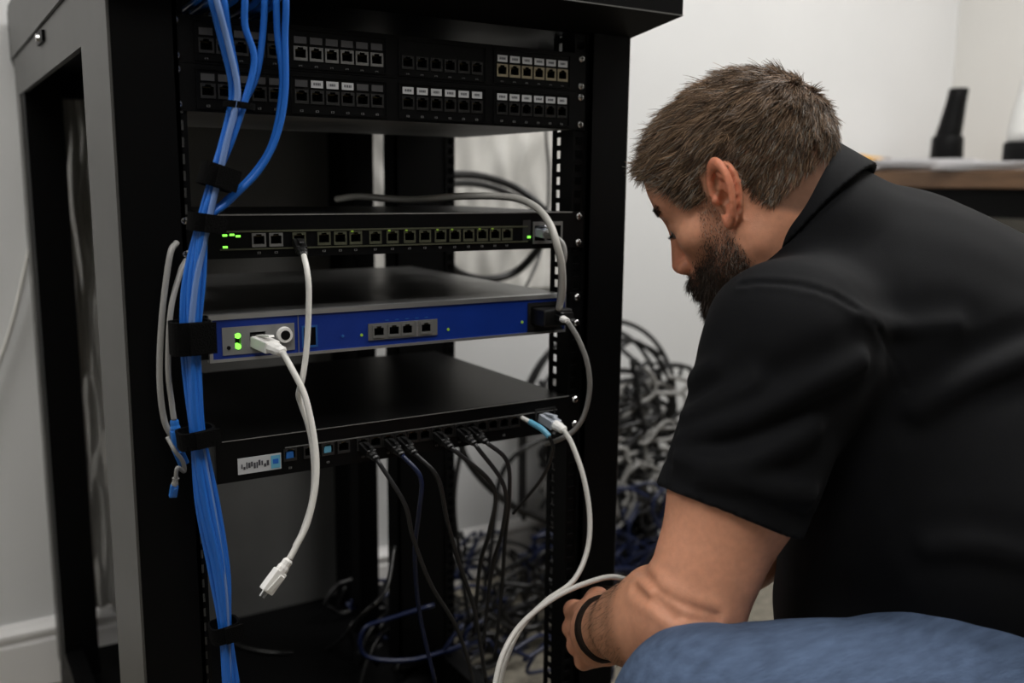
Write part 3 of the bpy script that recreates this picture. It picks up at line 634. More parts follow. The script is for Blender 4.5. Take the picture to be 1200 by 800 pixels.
zb = DZ+.0315
t = thing('plastic_cone', 'black tapered plastic cone in a round base on the workbench', 'plastic cone', (x, y, zb))
m = MB(); m.lathe([(.041, 0), (.043, .006), (.041, .060), (.038, .066), (.03, .066)], (x, y, zb), 'black_plastic', 28); m.build('base', t, True)
tx, ty = _R[0], _R[1]
m = MB(); vs = []; prof = [(.034, .0, 0), (.034, .066, .0), (.031, .10, .006), (.026, .16, .015), (.0255, .190, .019), (.0235, .194, .019), (.010, .194, .019)]
n = 24
for r_, z_, o_ in prof:
    for i in range(n): a = 2*PI*i/n; vs.append((x+tx*o_+r_*math.cos(a), y+ty*o_+r_*math.sin(a), zb+z_))
m.add(vs, [(i*n+j, i*n+(j+1) % n, (i+1)*n+(j+1) % n, (i+1)*n+j) for i in range(len(prof)-1) for j in range(n)]+[tuple((len(prof)-1)*n+j for j in range(n))], 'black_plastic'); m.build('cone', t, True)
# yellow tool lying across the bench end
a = np.array([*desk_at(985, 2.08), DZ+.034]); b = np.array([*desk_at(1046, 2.08), DZ+.026])
t = thing('hand_tool', 'yellow handled tool with brown tip lying behind the head on the workbench', 'hand tool', tuple(a))
m = MB(); m.tube([a, a+(b-a)*.35+np.array([0, 0, .004]), a+(b-a)*.8], [.012, .0135, .011], 'yellow_plastic', 10); m.build('handle', t, True)
m = MB(); m.tube([a+(b-a)*.78, a+(b-a)*.9, b], [.009, .011, .009], 'brown_plastic', 10); m.build('tip', t, True)
x, y = desk_at(1018, 2.06); t = thing('gadget', 'small dark gadget lying under the yellow tool on the workbench', 'gadget', (x, y, DZ))
m = MB(); m.bbox(x-.03, x+.03, y-.02, y+.02, DZ, DZ+.020, 'black_plastic', .004); m.build('body', t)
m = MB(); m.bbox(x-.028, x+.01, y-.0205, y+.0205, DZ+.020, DZ+.023, 'galv_dull', .001); m.build('lid', t)
# white container with a black foot at the frame edge
x, y = desk_at(1206, 2.2); t = thing('white_canister', 'white sloping canister with black base at the right end of the workbench', 'canister', (x, y, DZ+.021))
m = MB(); m.lathe([(.062, 0), (.064, .004), (.064, .048), (.060, .052)], (x, y, DZ+.021), 'black_plastic', 28); m.build('base', t, True)
m = MB(); m.lathe([(.058, .052), (.057, .08), (.050, .13), (.036, .20), (.022, .26), (.018, .27)], (x, y, DZ+.021), 'white_plastic', 28); m.build('body', t, True)
m = MB(); m.lathe([(.016, .27), (.018, .274), (.018, .30), (.014, .304)], (x, y, DZ+.021), 'black_plastic', 20); m.build('cap', t, True)
m = MB(); m.box(x-.025, x+.0, y-.066, y-.062, DZ+.024, DZ+.040, 'plug_cyan'); m.build('badge', t)

# ------------------------------------------------------------------ signed-distance modelling for the person
def V(*a): return np.array(a, np.float32)
def rc(p, a, b, r1, r2):                                   # tapered capsule
    a = np.asarray(a, np.float32); ba = np.asarray(b, np.float32)-a; pa = p-a
    h = np.clip(pa @ ba/np.dot(ba, ba), 0, 1); return np.linalg.norm(pa-h[:, None]*ba, axis=1)-(r1+(r2-r1)*h)
def el(p, c, r, B=None):                                   # ellipsoid, optionally in basis B (rows = axes)
    q = p-np.asarray(c, np.float32)
    if B is not None: q = q @ np.asarray(B, np.float32).T
    r = np.asarray(r, np.float32); k0 = np.linalg.norm(q/r, axis=1); k1 = np.linalg.norm(q/(r*r), axis=1)+1e-9; return k0*(k0-1)/k1
def su(a, b, k): h = np.clip(.5+.5*(b-a)/k, 0, 1); return b+(a-b)*h-k*h*(1-h)          # smooth union
def ss(a, b, k): return -su(-a, b, k)                                                   # smooth a minus b
def chain(p, pts, rs, k=None):
    d = rc(p, pts[0], pts[1], rs[0], rs[1])
    for i in range(1, len(pts)-1): d = su(d, rc(p, pts[i], pts[i+1], rs[i], rs[i+1]), k or .01)
    return d
def vnoise(p, s, seed=0):                                  # cheap smooth noise
    r = np.random.default_rng(seed); o = 0
    for i in range(5):
        k = r.normal(size=3); k /= np.linalg.norm(k); o = o+np.sin((p @ k.astype(np.float32))*s*r.uniform(.6, 1.6)+r.uniform(0, 6.3))
    return o/5
def mesh_sdf(fn, lo, hi, h):
    """Surface nets on a sparse grid of 8x8x8 blocks around the zero level."""
    lo = np.array(lo, float); nb = np.ceil((np.array(hi)-lo)/(8*h)).astype(int)
    g = np.stack(np.meshgrid(*[np.arange(n) for n in nb], indexing='ij'), -1).reshape(-1, 3)
    cen = (lo+(g+.5)*8*h).astype(np.float32); keep = np.concatenate([np.abs(fn(c)) < 8*h*1.25 for c in np.array_split(cen, max(1, len(cen)//200000))]); g = g[keep]
    lat = np.stack(np.meshgrid(*[np.arange(9)]*3, indexing='ij'), -1).reshape(-1, 3); keys = []; pos = []; edges = [[], [], []]; S = 1 << 20
    def key(c): return (c[:, 0].astype(np.int64)*4096+c[:, 1])*4096+c[:, 2]
    for blk in np.array_split(g, max(1, len(g)//1200)):
        P = (blk[:, None]*8+lat[None]).reshape(-1, 3); val = fn((lo+P*h).astype(np.float32)).reshape(len(blk), 9, 9, 9)
        acc = np.zeros((len(blk), 8, 8, 8, 3), np.float32); cnt = np.zeros((len(blk), 8, 8, 8), np.float32); sl = (slice(0, 8), slice(1, 9))
        for ax in range(3):
            o = [i for i in range(3) if i != ax]
            for i in (0, 1):
                for j in (0, 1):
                    s0 = [0, 0, 0]; s0[o[0]] = i; s0[o[1]] = j; s1 = list(s0); s1[ax] = 1
                    A = val[(slice(None),)+tuple(sl[q] for q in s0)]; B = val[(slice(None),)+tuple(sl[q] for q in s1)]
                    c = (A < 0) != (B < 0); t = np.where(c, A/(A-B+1e-20), 0); cnt += c
                    for d in range(3): acc[..., d] += np.where(c, t if d == ax else float(s0[d]), 0)
                    if i == 0 and j == 0:
                        w_ = np.argwhere(c); edges[ax].append(np.concatenate([blk[w_[:, 0]]*8+w_[:, 1:], (A[c] < 0)[:, None].astype(int)], 1))
        w_ = np.argwhere(cnt > 0); cc = blk[w_[:, 0]]*8+w_[:, 1:]; keys.append(key(cc)); pos.append(lo+(cc+acc[cnt > 0]/cnt[cnt > 0][:, None])*h)
    K = np.concatenate(keys); P = np.concatenate(pos); o = np.argsort(K); K = K[o]; P = P[o]; F = []
    for ax in range(3):
        e = np.concatenate(edges[ax]); c = e[:, :3]; a1, a2 = (ax+1) % 3, (ax+2) % 3; d1 = np.eye(3, dtype=int)[a1]; d2 = np.eye(3, dtype=int)[a2]
        ids = []; ok = np.ones(len(c), bool)
        for q in (c, c-d1, c-d1-d2, c-d2):
            kk = key(q); i = np.clip(np.searchsorted(K, kk), 0, len(K)-1); ok &= K[i] == kk; ids.append(i)
        f = np.stack(ids, 1); flip = e[:, 3] == 0; f[flip] = f[flip][:, ::-1]; F.append(f[ok])
    return P.astype(np.float32), np.concatenate(F)
def normals(P, F):
    n = np.cross(P[F[:, 2]]-P[F[:, 0]], P[F[:, 3]]-P[F[:, 1]]); N = np.zeros_like(P)
    for c in range(3): N[:, c] = np.bincount(F.ravel(), np.repeat(n[:, c], 4), len(P))
    return N/(np.linalg.norm(N, axis=1)[:, None]+1e-12)
def raw_mesh(name, P, F, mts, parent, col=None, smooth=True, midx=None, **props):
    me = bpy.data.meshes.new(name); off = np.array(wloc(parent)) if parent else np.zeros(3); k = F.shape[1]
    me.vertices.add(len(P)); me.vertices.foreach_set('co', (P-off).astype(np.float32).ravel())
    me.loops.add(F.size); me.loops.foreach_set('vertex_index', F.astype(np.int32).ravel())
    me.polygons.add(len(F)); me.polygons.foreach_set('loop_start', np.arange(0, F.size, k, dtype=np.int32)); 
    if smooth: me.polygons.foreach_set('use_smooth', np.ones(len(F), bool))
    for mt in mts: me.materials.append(MATS[mt])
    if midx is not None: me.polygons.foreach_set('material_index', midx.astype(np.int32))
    me.update(calc_edges=True); me.validate()
    if col is not None:
        a = me.color_attributes.new('Col', 'FLOAT_COLOR', 'POINT'); a.data.foreach_set('color', np.concatenate([col, np.ones((len(col), 1))], 1).astype(np.float32).ravel())
    return link(name, me, parent, (0, 0, 0), **props)
mat('skin', (.5, .27, .19), .5, spec=.35, attr='Col', noise=.08, nscale=140, bump=.12, bscale=700, sss=.12)
mat('hair_fibre', (.1, .07, .05), .45, spec=.35, attr='Col')
mat('polo_cotton', (.0034, .0037, .0047), .8, spec=.13, sheen=.016, bump=.25, bscale=1500, noise=.15, nscale=60)
mat('denim', (.080, .115, .190), .9, spec=.1, noise=.26, nscale=130, bump=.6, bscale=500, stretch=(.22, .8, 1.3))
mat('eye_white', (.25, .23, .21), .3); mat('wrist_shade', (.016, .010, .007), .85, spec=.15); mat('shoe', (.02, .018, .016), .6); mat('sole', (.3, .29, .27), .7)
mat('button', (.02, .02, .02), .3)

# head frame fitted to the photograph: left, forward, up
_a, _th, _ro = .5805, .5173, .0356
fl = -math.cos(_a)*_R+math.sin(_a)*_F0; fwd = math.cos(_th)*fl-math.sin(_th)*_Z; up0 = math.sin(_th)*fl+math.cos(_th)*_Z; lf0 = np.cross(up0, fwd)
hup = up0*math.cos(_ro)+lf0*math.sin(_ro); hlf = lf0*math.cos(_ro)-up0*math.sin(_ro)
HB = np.stack([hlf, fwd, hup]).astype(np.float32); HO = at(875.5, 225.5, .985).astype(np.float32)
def hw(x, y, z): return HO+x*HB[0]+y*HB[1]+z*HB[2]           # head-local -> world
def hl(p): return (p-HO) @ HB.T                              # world -> head-local

# joints (world)
J = dict(
    neck=hw(0, -.040, -.050), nbase=at(958, 300, 1.02), chest=at(1015, 405, 1.03),
    shL=at(926, 402, .885), elL=at(808, 722, .88), wrL=at(710, 737, 1.035),
    shR=at(945, 385, 1.20), elR=at(975, 562, 1.17), wrR=at(815, 705, 1.15),
    hipL=at(1400, 845, .95), knL=at(826, 846, .815), hipR=at(1430, 790, 1.16))
J = {k: v.astype(np.float32) for k, v in J.items()}

nax = (HO-J['nbase']); nax = nax/np.linalg.norm(nax)                       # neck axis
cN = at(927, 256, 1.0).astype(np.float32); ca_ = at(868, 205, 1.02)-cN; ca_ = (ca_/np.linalg.norm(ca_)).astype(np.float32)
def head_sdf(q):
    """Head in its own frame (x left, y forward, z up, metres)."""
    d = el(q, (0, -.010, .034), (.0755, .0965, .084))
    d = su(d, el(q, (0, .030, .045), (.062, .058, .055)), .03)                     # forehead
    d = su(d, el(q, (0, .034, -.030), (.056, .052, .070)), .03)                    # mid face
    ax = np.abs(q[:, 0]); m = q.copy(); m[:, 0] = ax
    d = su(d, rc(m, (.050, .000, -.052), (.014, .070, -.093), .019, .019), .025)   # jaw
    d = su(d, el(q, (0, .077, -.098), (.020, .016, .016)), .018)                   # chin
    d = su(d, el(m, (.047, .048, -.020), (.020, .022, .017)), .018)                # cheekbone
    d = su(d, rc(m, (.0, .077, .023), (.040, .064, .024), .013, .012), .014)       # brow ridge
    d = ss(d, el(m, (.032, .092, .002), (.018, .014, .012)), .012)                 # eye socket
    d = su(d, el(m, (.031, .0675, .001), (.0145, .0135, .0125)), .004)             # lids over the eye
    d = su(d, rc(q, (0, .084, .008), (0, .1010, -.034), .0075, .0100), .012)       # nose bridge
    d = su(d, el(m, (.0115, .093, -.0395), (.0085, .0105, .0075)), .006)           # nostril wings
    d = su(d, el(q, (0, .085, -.062), (.025, .0125, .013)), .012)                  # mouth mound
    d = su(d, el(q, (0, .0945, -.0615), (.019, .006, .0048)), .004)                # upper lip
    d = su(d, el(q, (0, .0925, -.0715), (.018, .0065, .0055)), .004)
    # ears: tilted bowl with rim, inner fold and lobe
    e = m-V(.0795, -.006, .000); ca, sa = math.cos(.30), math.sin(.30)
    n_ = e[:, 0]*math.cos(.42)-e[:, 1]*-math.sin(.42)*1.0; t_e = e[:, 1]*math.cos(.42)-e[:, 0]*math.sin(.42); n_ = e[:, 0]*math.cos(.42)+e[:, 1]*math.sin(.42)
    A = t_e*ca+e[:, 2]*sa; B = -t_e*sa+e[:, 2]*ca
    wd = .0155*(1+.16*np.clip(B/.03, -1, 1)); qn = np.sqrt((A/wd)**2+(B/.0295)**2)+1e-6
    rim = np.sqrt(((qn-1)*.019)**2+(n_-.005-.004*np.clip(-A/.015, -1, 1))**2)-.0042
    rim = np.where((A > .004) & (B < -.002) & (qn > .4), rim+.0035*np.clip((A-.004)/.006, 0, 1), rim)
    bowl = np.maximum(np.abs(n_+.0055)-.0028, (qn-1)*.019)
    anti = np.sqrt(((qn-.60)*.019)**2+(n_-.0015)**2)-.0030; anti = np.where(A > .003, .02, anti)
    lobe = np.linalg.norm(np.stack([n_-.001, A-.003, B+.0285], 1)/V(.7, 1, 1), axis=1)-.0068
    trag = np.linalg.norm(np.stack([n_-.001, A-.0125, B+.006], 1), axis=1)-.0052
    base = np.linalg.norm(np.stack([(n_+.010)/.9, (A-.002)/.9, B/1.7], 1), axis=1)-.0125
    ear = su(su(su(su(rim, bowl, .003), anti, .002), lobe, .005), trag, .003); ear = su(ear, base, .005)
    ear = np.maximum(ear, -np.linalg.norm(np.stack([n_+.002, A-.0045, (B+.005)/1.3], 1), axis=1)+.0062)
    return su(d, ear, .005)

# hands -------------------------------------------------------------
def hand_pts(wr, dirn, side, curl, back):
    """Joints of four fingers and a thumb. dirn: wrist->knuckles, side: towards the thumb, back: out of the back of the hand."""
    d = dirn/np.linalg.norm(dirn); s = side-d*np.dot(side, d); s /= np.linalg.norm(s); b = np.cross(d, s); b = b*np.sign(np.dot(b, back)); out = []
    for i, (off, ln, fw) in enumerate(((.029, .043, .083), (.009, .047, .088), (-.011, .043, .084), (-.029, .034, .076))):
        k = wr+d*fw+s*off+b*.004*(1-abs(off)/.03); pts = [k]; ang = 0; cur = k
        for seg, (l_, c_) in enumerate(((ln, curl[0]+.08*i), (ln*.62, curl[1]), (ln*.5, curl[2]))):
            ang += c_; cur = cur+l_*(d*math.cos(ang)-b*math.sin(ang)-s*.02*i*.3); pts.append(cur)
        out.append(pts)
    th = [wr+d*.022+s*.026-b*.008, wr+d*.054+s*.036-b*.020, wr+d*.080+s*.030-b*.036, wr+d*.098+s*.016-b*.044]
    return d, s, b, out, th
HDL = hand_pts(J['wrL'], at(674, 745, 1.115)-J['wrL'], at(706, 640, 1.04)-J['wrL'], (1.15, 1.35, .8), at(640, 748, 1.06)-at(690, 740, 1.08))
HDR = hand_pts(J['wrR'], at(752, 738, 1.16)-J['wrR'], at(790, 620, 1.17)-J['wrR'], (.9, 1.2, .7), at(740, 740, 1.3)-at(760, 740, 1.16))
def hand_sdf(p, wr, H):
    d_, s_, b_, fs, th = H
    B = np.stack([s_, d_, b_]); d = el(p, wr+d_*.048-b_*.003, (.036, .048, .0150), B); d = su(d, rc(p, wr-d_*.01, wr+d_*.03, .026, .028), .02)
    for i, f in enumerate(fs):
        r = (.0100, .0103, .0098, .0088)[i]
        d = su(d, rc(p, wr+d_*.035+s_*(.018, .006, -.007, -.018)[i], f[0], .011, r*1.16), .007)
        d = su(d, chain(p, f, (r*1.16, r*.95, r*.85, r*.75), .004), .0035)
    d = su(d, rc(p, wr+d_*.015+s_*.012-b_*.006, th[1], .019, .0135), .014); return su(d, chain(p, th[1:], (.0130, .0115, .0095), .004), .006)

# elbow crook, forearm muscle
faL = J['wrL']-J['elL']; uaL = J['elL']-J['shL']
def lerp(a, b, t): return a+(b-a)*np.float32(t)
def arm_sdf(p, sh, elb, wr, H, s=1.0):
    d = rc(p, sh, lerp(sh, elb, .5), .060*s, .058*s); d = su(d, rc(p, lerp(sh, elb, .45), elb, .058*s, .047*s), .03)
    d = su(d, chain(p, [elb, lerp(elb, wr, .28), lerp(elb, wr, .62), wr], (.045*s, .0485*s, .038*s, .0275*s), .025), .016)
    k = np.linalg.norm(p-(wr+H[0]*.05), axis=1) < .15
    if k.any(): d[k] = su(d[k], hand_sdf(p[k], wr, H), .016)
    return d
def body_sdf(p):
    out = np.full(len(p), .2, np.float32)
    def reg(pt, rad, fn, k):
        nonlocal out
        far = np.linalg.norm(p-pt, axis=1); msk = far < rad
        if msk.any(): out[msk] = su(out[msk], fn(p[msk]), k)
        out[~msk] = np.minimum(out[~msk], np.maximum(far[~msk]-rad, .03))
    reg(HO, .24, lambda q: head_sdf(hl(q)), .001)
    nk = lambda q: su(rc(q, hw(0, -.020, -.030), J['nbase'], .057, .066), su(rc(q, hw(.035, .02, -.065), lerp(J['nbase'], J['shL'], .2), .022, .03), rc(q, J['neck'], lerp(J['nbase'], J['shL'], .40)-nax*.02, .033, .036), .03), .03)
    reg(lerp(HO, J['nbase'], .7), .30, nk, .022)
    tor = lambda q: su(su(rc(q, J['nbase'], J['chest'], .085, .14), rc(q, J['shL'], J['shR'], .055, .055), .05), rc(q, J['chest'], at(1080, 520, 1.03), .14, .13), .04)
    reg(J['chest'], .45, tor, .03)
    reg(lerp(J['elL'], J['shL'], .2), .40, lambda q: arm_sdf(q, J['shL'], J['elL'], J['wrL'], HDL), .02)
    reg(lerp(J['elR'], J['wrR'], .2), .42, lambda q: arm_sdf(q, J['shR'], J['elR'], J['wrR'], HDR, .95), .02)
    return out
def on_surface(fn, pts, t0=.55, t1=1.3):
    o_ = []
    for u, v in spline([(a, b, 0) for a, b in pts], 4)[:, :2]:
        ts = np.linspace(t0, t1, 500); ray = np.stack([at(u, v, t) for t in ts]).astype(np.float32); o_.append(ray[np.argmax(fn(ray) < 0)])
    return np.array(o_)
CREASE = [on_surface(body_sdf, l_) for l_ in ([(752, 668), (772, 690), (800, 708), (838, 720)], [(770, 700), (800, 722), (838, 731)], [(745, 690), (765, 705), (790, 725)])]
def skin_sdf(p):
    d = body_sdf(p); c = CREASE[0].mean(0); k = np.linalg.norm(p-c, axis=1) < .09
    if k.any():
        for l_ in CREASE:
            dm = np.full(k.sum(), 9., np.float32)
            for a, b in zip(l_[:-1], l_[1:]): dm = np.minimum(dm, rc(p[k], a, b, 0, 0))
            d[k] += .0028*np.exp(-(dm/.0045)**2)-.0014*np.exp(-((dm-.010)/.006)**2)
    return d
person = thing('person', 'bearded person in black polo shirt and jeans crouching beside the rack', 'person', tuple(at_z(900, 800, 0)*np.array([1, 1, 0])+np.array([0, 0, 0])))
person.location = (.62, -.36, 0); WL[person.name] = Vector((.62, -.36, 0))
allj = np.stack(list(J[k] for k in ('shL', 'elL', 'wrL', 'shR', 'elR', 'wrR', 'chest', 'nbase'))+[HO])
P, F = mesh_sdf(skin_sdf, allj.min(0)-.2, allj.max(0)+.22, .0023)
N = normals(P, F); Q = hl(P)
def sstep(a, b, x): t = np.clip((x-a)/(b-a), 0, 1); return t*t*(3-2*t)
near_head = np.linalg.norm(P-HO, axis=1) < .2
ax = np.abs(Q[:, 0])
# hair line and beard masks in head space
def scalp_mask(Q):
    x, y, z = Q.T
    front = np.interp(y, [-.13, -.085, -.055, -.030, -.016, .004, .012, .016, .034, .046, .060, .074, .10], [-.062, -.062, -.052, -.030, .020, .034, .026, .004, .004, .024, .050, .064, .072])
    return sstep(-.005, .007, z-front+.003*vnoise(Q, 260, 31))
def beard_mask(Q):
    ax = np.abs(Q[:, 0]); x, y, z = Q.T
    top = np.interp(y, [-.02, .002, .010, .014, .030, .037, .048, .066, .085, .10, .12], [-.20, -.075, -.030, .012, .012, -.014, -.034, -.044, -.047, -.050, -.05])
    bot = np.interp(y, [.0, .03, .09], [-.088, -.112, -.140])
    mask = sstep(-.008, .016, top-z+.005*vnoise(Q, 200, 33))*sstep(0, .012, z-bot)*sstep(.0, .016, y)
    dens = np.clip(.30+.70*sstep(-.02, -.06, z)+.3*sstep(.05, .08, y), 0, 1)
    mouth = np.exp(-((ax/.018)**2+((z+.067)/.006)**2)*1.2); return mask*dens*(1-mouth)
ear_zone = (ax > .0775) & (np.abs(Q[:, 1]+.006) < .026) & (np.abs(Q[:, 2]) < .038)
sm = scalp_mask(Q)*near_head*~ear_zone; bmk = beard_mask(Q)*near_head*~ear_zone
base = np.array([.66, .31, .19]); col = np.tile(base, (len(P), 1))
blot = vnoise(P, 70, 3)[:, None]; col *= 1+.06*blot
red = np.array([1.08, .86, .82]); wred = np.clip(ear_zone*near_head*1.0+near_head*np.exp(-(((Q-np.array([0, .10, -.035]))/.03)**2).sum(1))*.7, 0, 1)[:, None]
col = col*(1-wred)+col*red*wred
fa = sstep(1, .35, np.linalg.norm(P-lerp(J['elL'], J['wrL'], .60), axis=1)/.13)[:, None]; col = col*(1-fa*.55)+np.array([.26, .135, .07])*fa*.55  # forearm darkened: body hair and shading painted into the skin colour
lip = (near_head*np.exp(-((ax/.02)**2+((Q[:, 2]+.066)/.008)**2))*(Q[:, 1] > .08))[:, None]; col = col*(1-lip*.5)+np.array([.36, .14, .11])*lip*.5
col = col*(1-.75*sm[:, None])+np.array([.05, .036, .027])*.75*sm[:, None]
col = col*(1-.70*bmk[:, None])+np.array([.045, .030, .022])*.70*bmk[:, None]
brow = near_head*np.exp(-(((np.abs(Q[:, 2]-.0245-.10*np.clip(.04-ax, -.02, .02)))/.0045)**2))*(ax > .012)*(ax < .052)*(Q[:, 1] > .05); col = col*(1-.6*brow[:, None])+np.array([.04, .028, .02])*.6*brow[:, None]
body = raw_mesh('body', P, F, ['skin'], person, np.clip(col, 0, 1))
# eyes: a slit of eyeball under lowered lids
for sx in (1, -1):
    m = MB(); c_ = hw(sx*.031, .0715, -.0035); m.lathe([(.0001, -.0108), (.006, -.009), (.0098, -.0045), (.0108, 0), (.0098, .0045), (.006, .009), (.0001, .0108)], tuple(c_), 'eye_white', 16, tuple(fwd)); m.build('eye', person, True)

# strands -----------------------------------------------------------
def strands(name, roots, dirs, lens, rad, cols, bend, label, seg=3):
    n = len(roots); r = np.random.default_rng(5); d = dirs/np.linalg.norm(dirs, axis=1)[:, None]
    u = np.cross(d, r.normal(size=(n, 3))); u /= np.linalg.norm(u, axis=1)[:, None]; v_ = np.cross(d, u); P = []; pos = roots.copy()
    for s in range(seg+1):
        t = s/seg; w_ = rad[:, None]*(1-.75*t)
        for k in range(3): P.append(pos+w_*(math.cos(2.094*k)*u+math.sin(2.094*k)*v_))
        d = d+bend*(1.0/seg); d /= np.linalg.norm(d, axis=1)[:, None]; pos = pos+d*(lens/seg)[:, None]
    P = np.stack(P, 1); nv = 3*(seg+1); f = np.array([[s*3+k, s*3+(k+1) % 3, s*3+3+(k+1) % 3, s*3+3+k] for s in range(seg) for k in range(3)])
    F = (np.arange(n)[:, None, None]*nv+f[None]).reshape(-1, 4); C = np.repeat(cols, nv, 0)
    sh_ = np.tile(np.repeat(np.linspace(.85, 1.2, seg+1), 3), n)[:, None]
    o = raw_mesh(name, P.reshape(-1, 3), F, ['hair_fibre'], person, np.clip(C*sh_, 0, 1), kind='stuff', label=label); return o
r = np.random.default_rng(9)
def hair_cols(n, grey, dark=(.050, .031, .019), lite=(.31, .197, .118)):
    t = r.random(n)[:, None]**1.6; c_ = np.array(dark)*(1-t)+np.array(lite)*t; g = (r.random(n) < grey)[:, None]; return np.where(g, np.array([.26, .235, .20])*r.uniform(.7, 1.1, (n, 1)), c_)
idx = np.where((sm > .35) & ((P-cN) @ ca_ > .005))[0]; idx = np.repeat(idx, 2); ro = P[idx]+r.normal(size=(len(idx), 3))*.0011; nn = N[idx]; q = Q[idx]
crown = np.array([-.02, -.098, .066]); fl_ = q-crown; fl_[:, 2] -= .005; flow = (fl_/np.linalg.norm(fl_, axis=1)[:, None]) @ HB
front = sstep(.02, .07, q[:, 1])[:, None]; flow = flow*(1-.35*front)+(.35*front)*(HB[1]*.6+HB[2]*.5)
flow = flow-nn*(flow*nn).sum(1)[:, None]
cl = np.stack([vnoise(ro, 330, s) for s in (1, 2, 3)], 1)*.55+np.stack([vnoise(ro, 130, s) for s in (4, 5, 6)], 1)*.45
top = sstep(.00, .075, q[:, 2])
edge = sstep(.35, 1.0, sm[idx])
low = sstep(-.045, .02, q[:, 2])
cr = np.exp(-(np.linalg.norm(q-np.array([-.02, -.098, .066]), axis=1)/.03)**2)[:, None]
ln = (1-.45*cr[:, 0])*(.006+.006*low+.009*top)*(.45+.55*edge)*r.uniform(.75, 1.2, len(idx))
dr = nn*(.26-.1*cr)+flow*(.9-.5*cr)+cl*(.75+.4*cr)+r.normal(size=ro.shape)*.12
side_grey = np.clip(.03+.16*(1-top)+.10*sstep(.0, .05, q[:, 1]), 0, .35)
hc = hair_cols(len(idx), side_grey); hc *= (1+.30*vnoise(ro, 210, 8))[:, None]
strands('hair', ro, dr, ln, np.full(len(idx), .00042), hc, flow*.35-nn*.25, 'short tousled brown hair greying at the sides')
idx = np.repeat(np.where(bmk > .03)[0], 4); idx = idx[r.random(len(idx)) < bmk[idx]*.95-.03]; ro = P[idx]+r.normal(size=(len(idx), 3))*.0010; nn = N[idx]; q = Q[idx]
down = -HB[2]*.8+HB[1]*.25; flow = down-nn*(nn @ down)[:, None]; chinw = sstep(.03, .085, q[:, 1])*sstep(-.03, -.07, q[:, 2])
ln = (.0040+.0065*chinw)*(.5+.5*bmk[idx])*r.uniform(.7, 1.25, len(idx)); dr = nn*.30+flow*.8+r.normal(size=ro.shape)*.25
bc = hair_cols(len(idx), .02+.26*(1-sstep(.015, .045, q[:, 1])), (.014, .009, .006), (.06, .036, .022))*(1+1.2*sstep(-.05, -.01, q[:, 2]))[:, None]
strands('beard', ro, dr, ln, np.full(len(idx), .00027), bc, flow*.4, 'dark trimmed beard with grey flecks along the jaw')
idx = np.where(brow > .3)[0]; idx = np.repeat(idx, 3); ro = P[idx]+r.normal(size=(len(idx), 3))*.0008; nn = N[idx]; q = Q[idx]
flow = HB[0][None]*np.sign(q[:, :1])*.9-HB[2]*.1; flow = flow-nn*(flow*nn).sum(1)[:, None]
strands('eyebrow', ro, nn*.18+flow+r.normal(size=ro.shape)*.15, np.full(len(idx), .0045), np.full(len(idx), .0003), hair_cols(len(idx), .05, (.02, .014, .01), (.06, .04, .03)), flow*.2, None)
n_ = 120; sx = np.where(np.arange(n_) % 2 == 0, 1, -1); t = r.uniform(-1, 1, n_)
ro = np.stack([hw(s_*(.031+.011*q_), .0795-.004*q_*q_, -.0055+.001*q_) for s_, q_ in zip(sx, t)]); strands('eyelash', ro, np.tile(HB[1]*.9-HB[2]*.6, (n_, 1))+r.normal(size=(n_, 3))*.12, np.full(n_, .008), np.full(n_, .00025), np.full((n_, 3), .01), np.tile(HB[2]*.5, (n_, 1)), None)

fd = np.linalg.norm(np.cross(P-J['elL'], faL/np.linalg.norm(faL)), axis=1); ft = ((P-J['elL']) @ faL)/np.dot(faL, faL)
idx = np.where((ft > .25) & (ft < 1.0) & (fd < .07))[0]; idx = idx[r.random(len(idx)) < .22*sstep(.2, .5, ft[idx])*sstep(1.0, .85, ft[idx])]; ro = P[idx]; nn = N[idx]; flow = faL/np.linalg.norm(faL)*.8-_Z*.5; flow = flow-nn*(nn @ flow)[:, None]
strands('arm_hair', ro, nn*.25+flow+r.normal(size=ro.shape)*.25, r.uniform(.006, .013, len(idx)), np.full(len(idx), .00011), hair_cols(len(idx), 0, (.02, .012, .007), (.08, .05, .03)), flow*.3, 'dark hair on the forearm')

# polo shirt ----------------------------------------------------------
back0, back1 = at(1035, 402, 1.05).astype(np.float32), at(1350, 532, 1.02).astype(np.float32)
belly, hipc = at(1120, 590, 1.02).astype(np.float32), at(1330, 620, 1.0).astype(np.float32)
flank0, flank1 = at(1120, 600, .95).astype(np.float32), at(1420, 715, .90).astype(np.float32)
hemL = lerp(J['shL'], J['elL'], .615)
uax = uaL/np.linalg.norm(uaL)
hemR = lerp(J['shR'], J['elR'], .55); uaxR = (J['elR']-J['shR'])/np.linalg.norm(J['elR']-J['shR'])
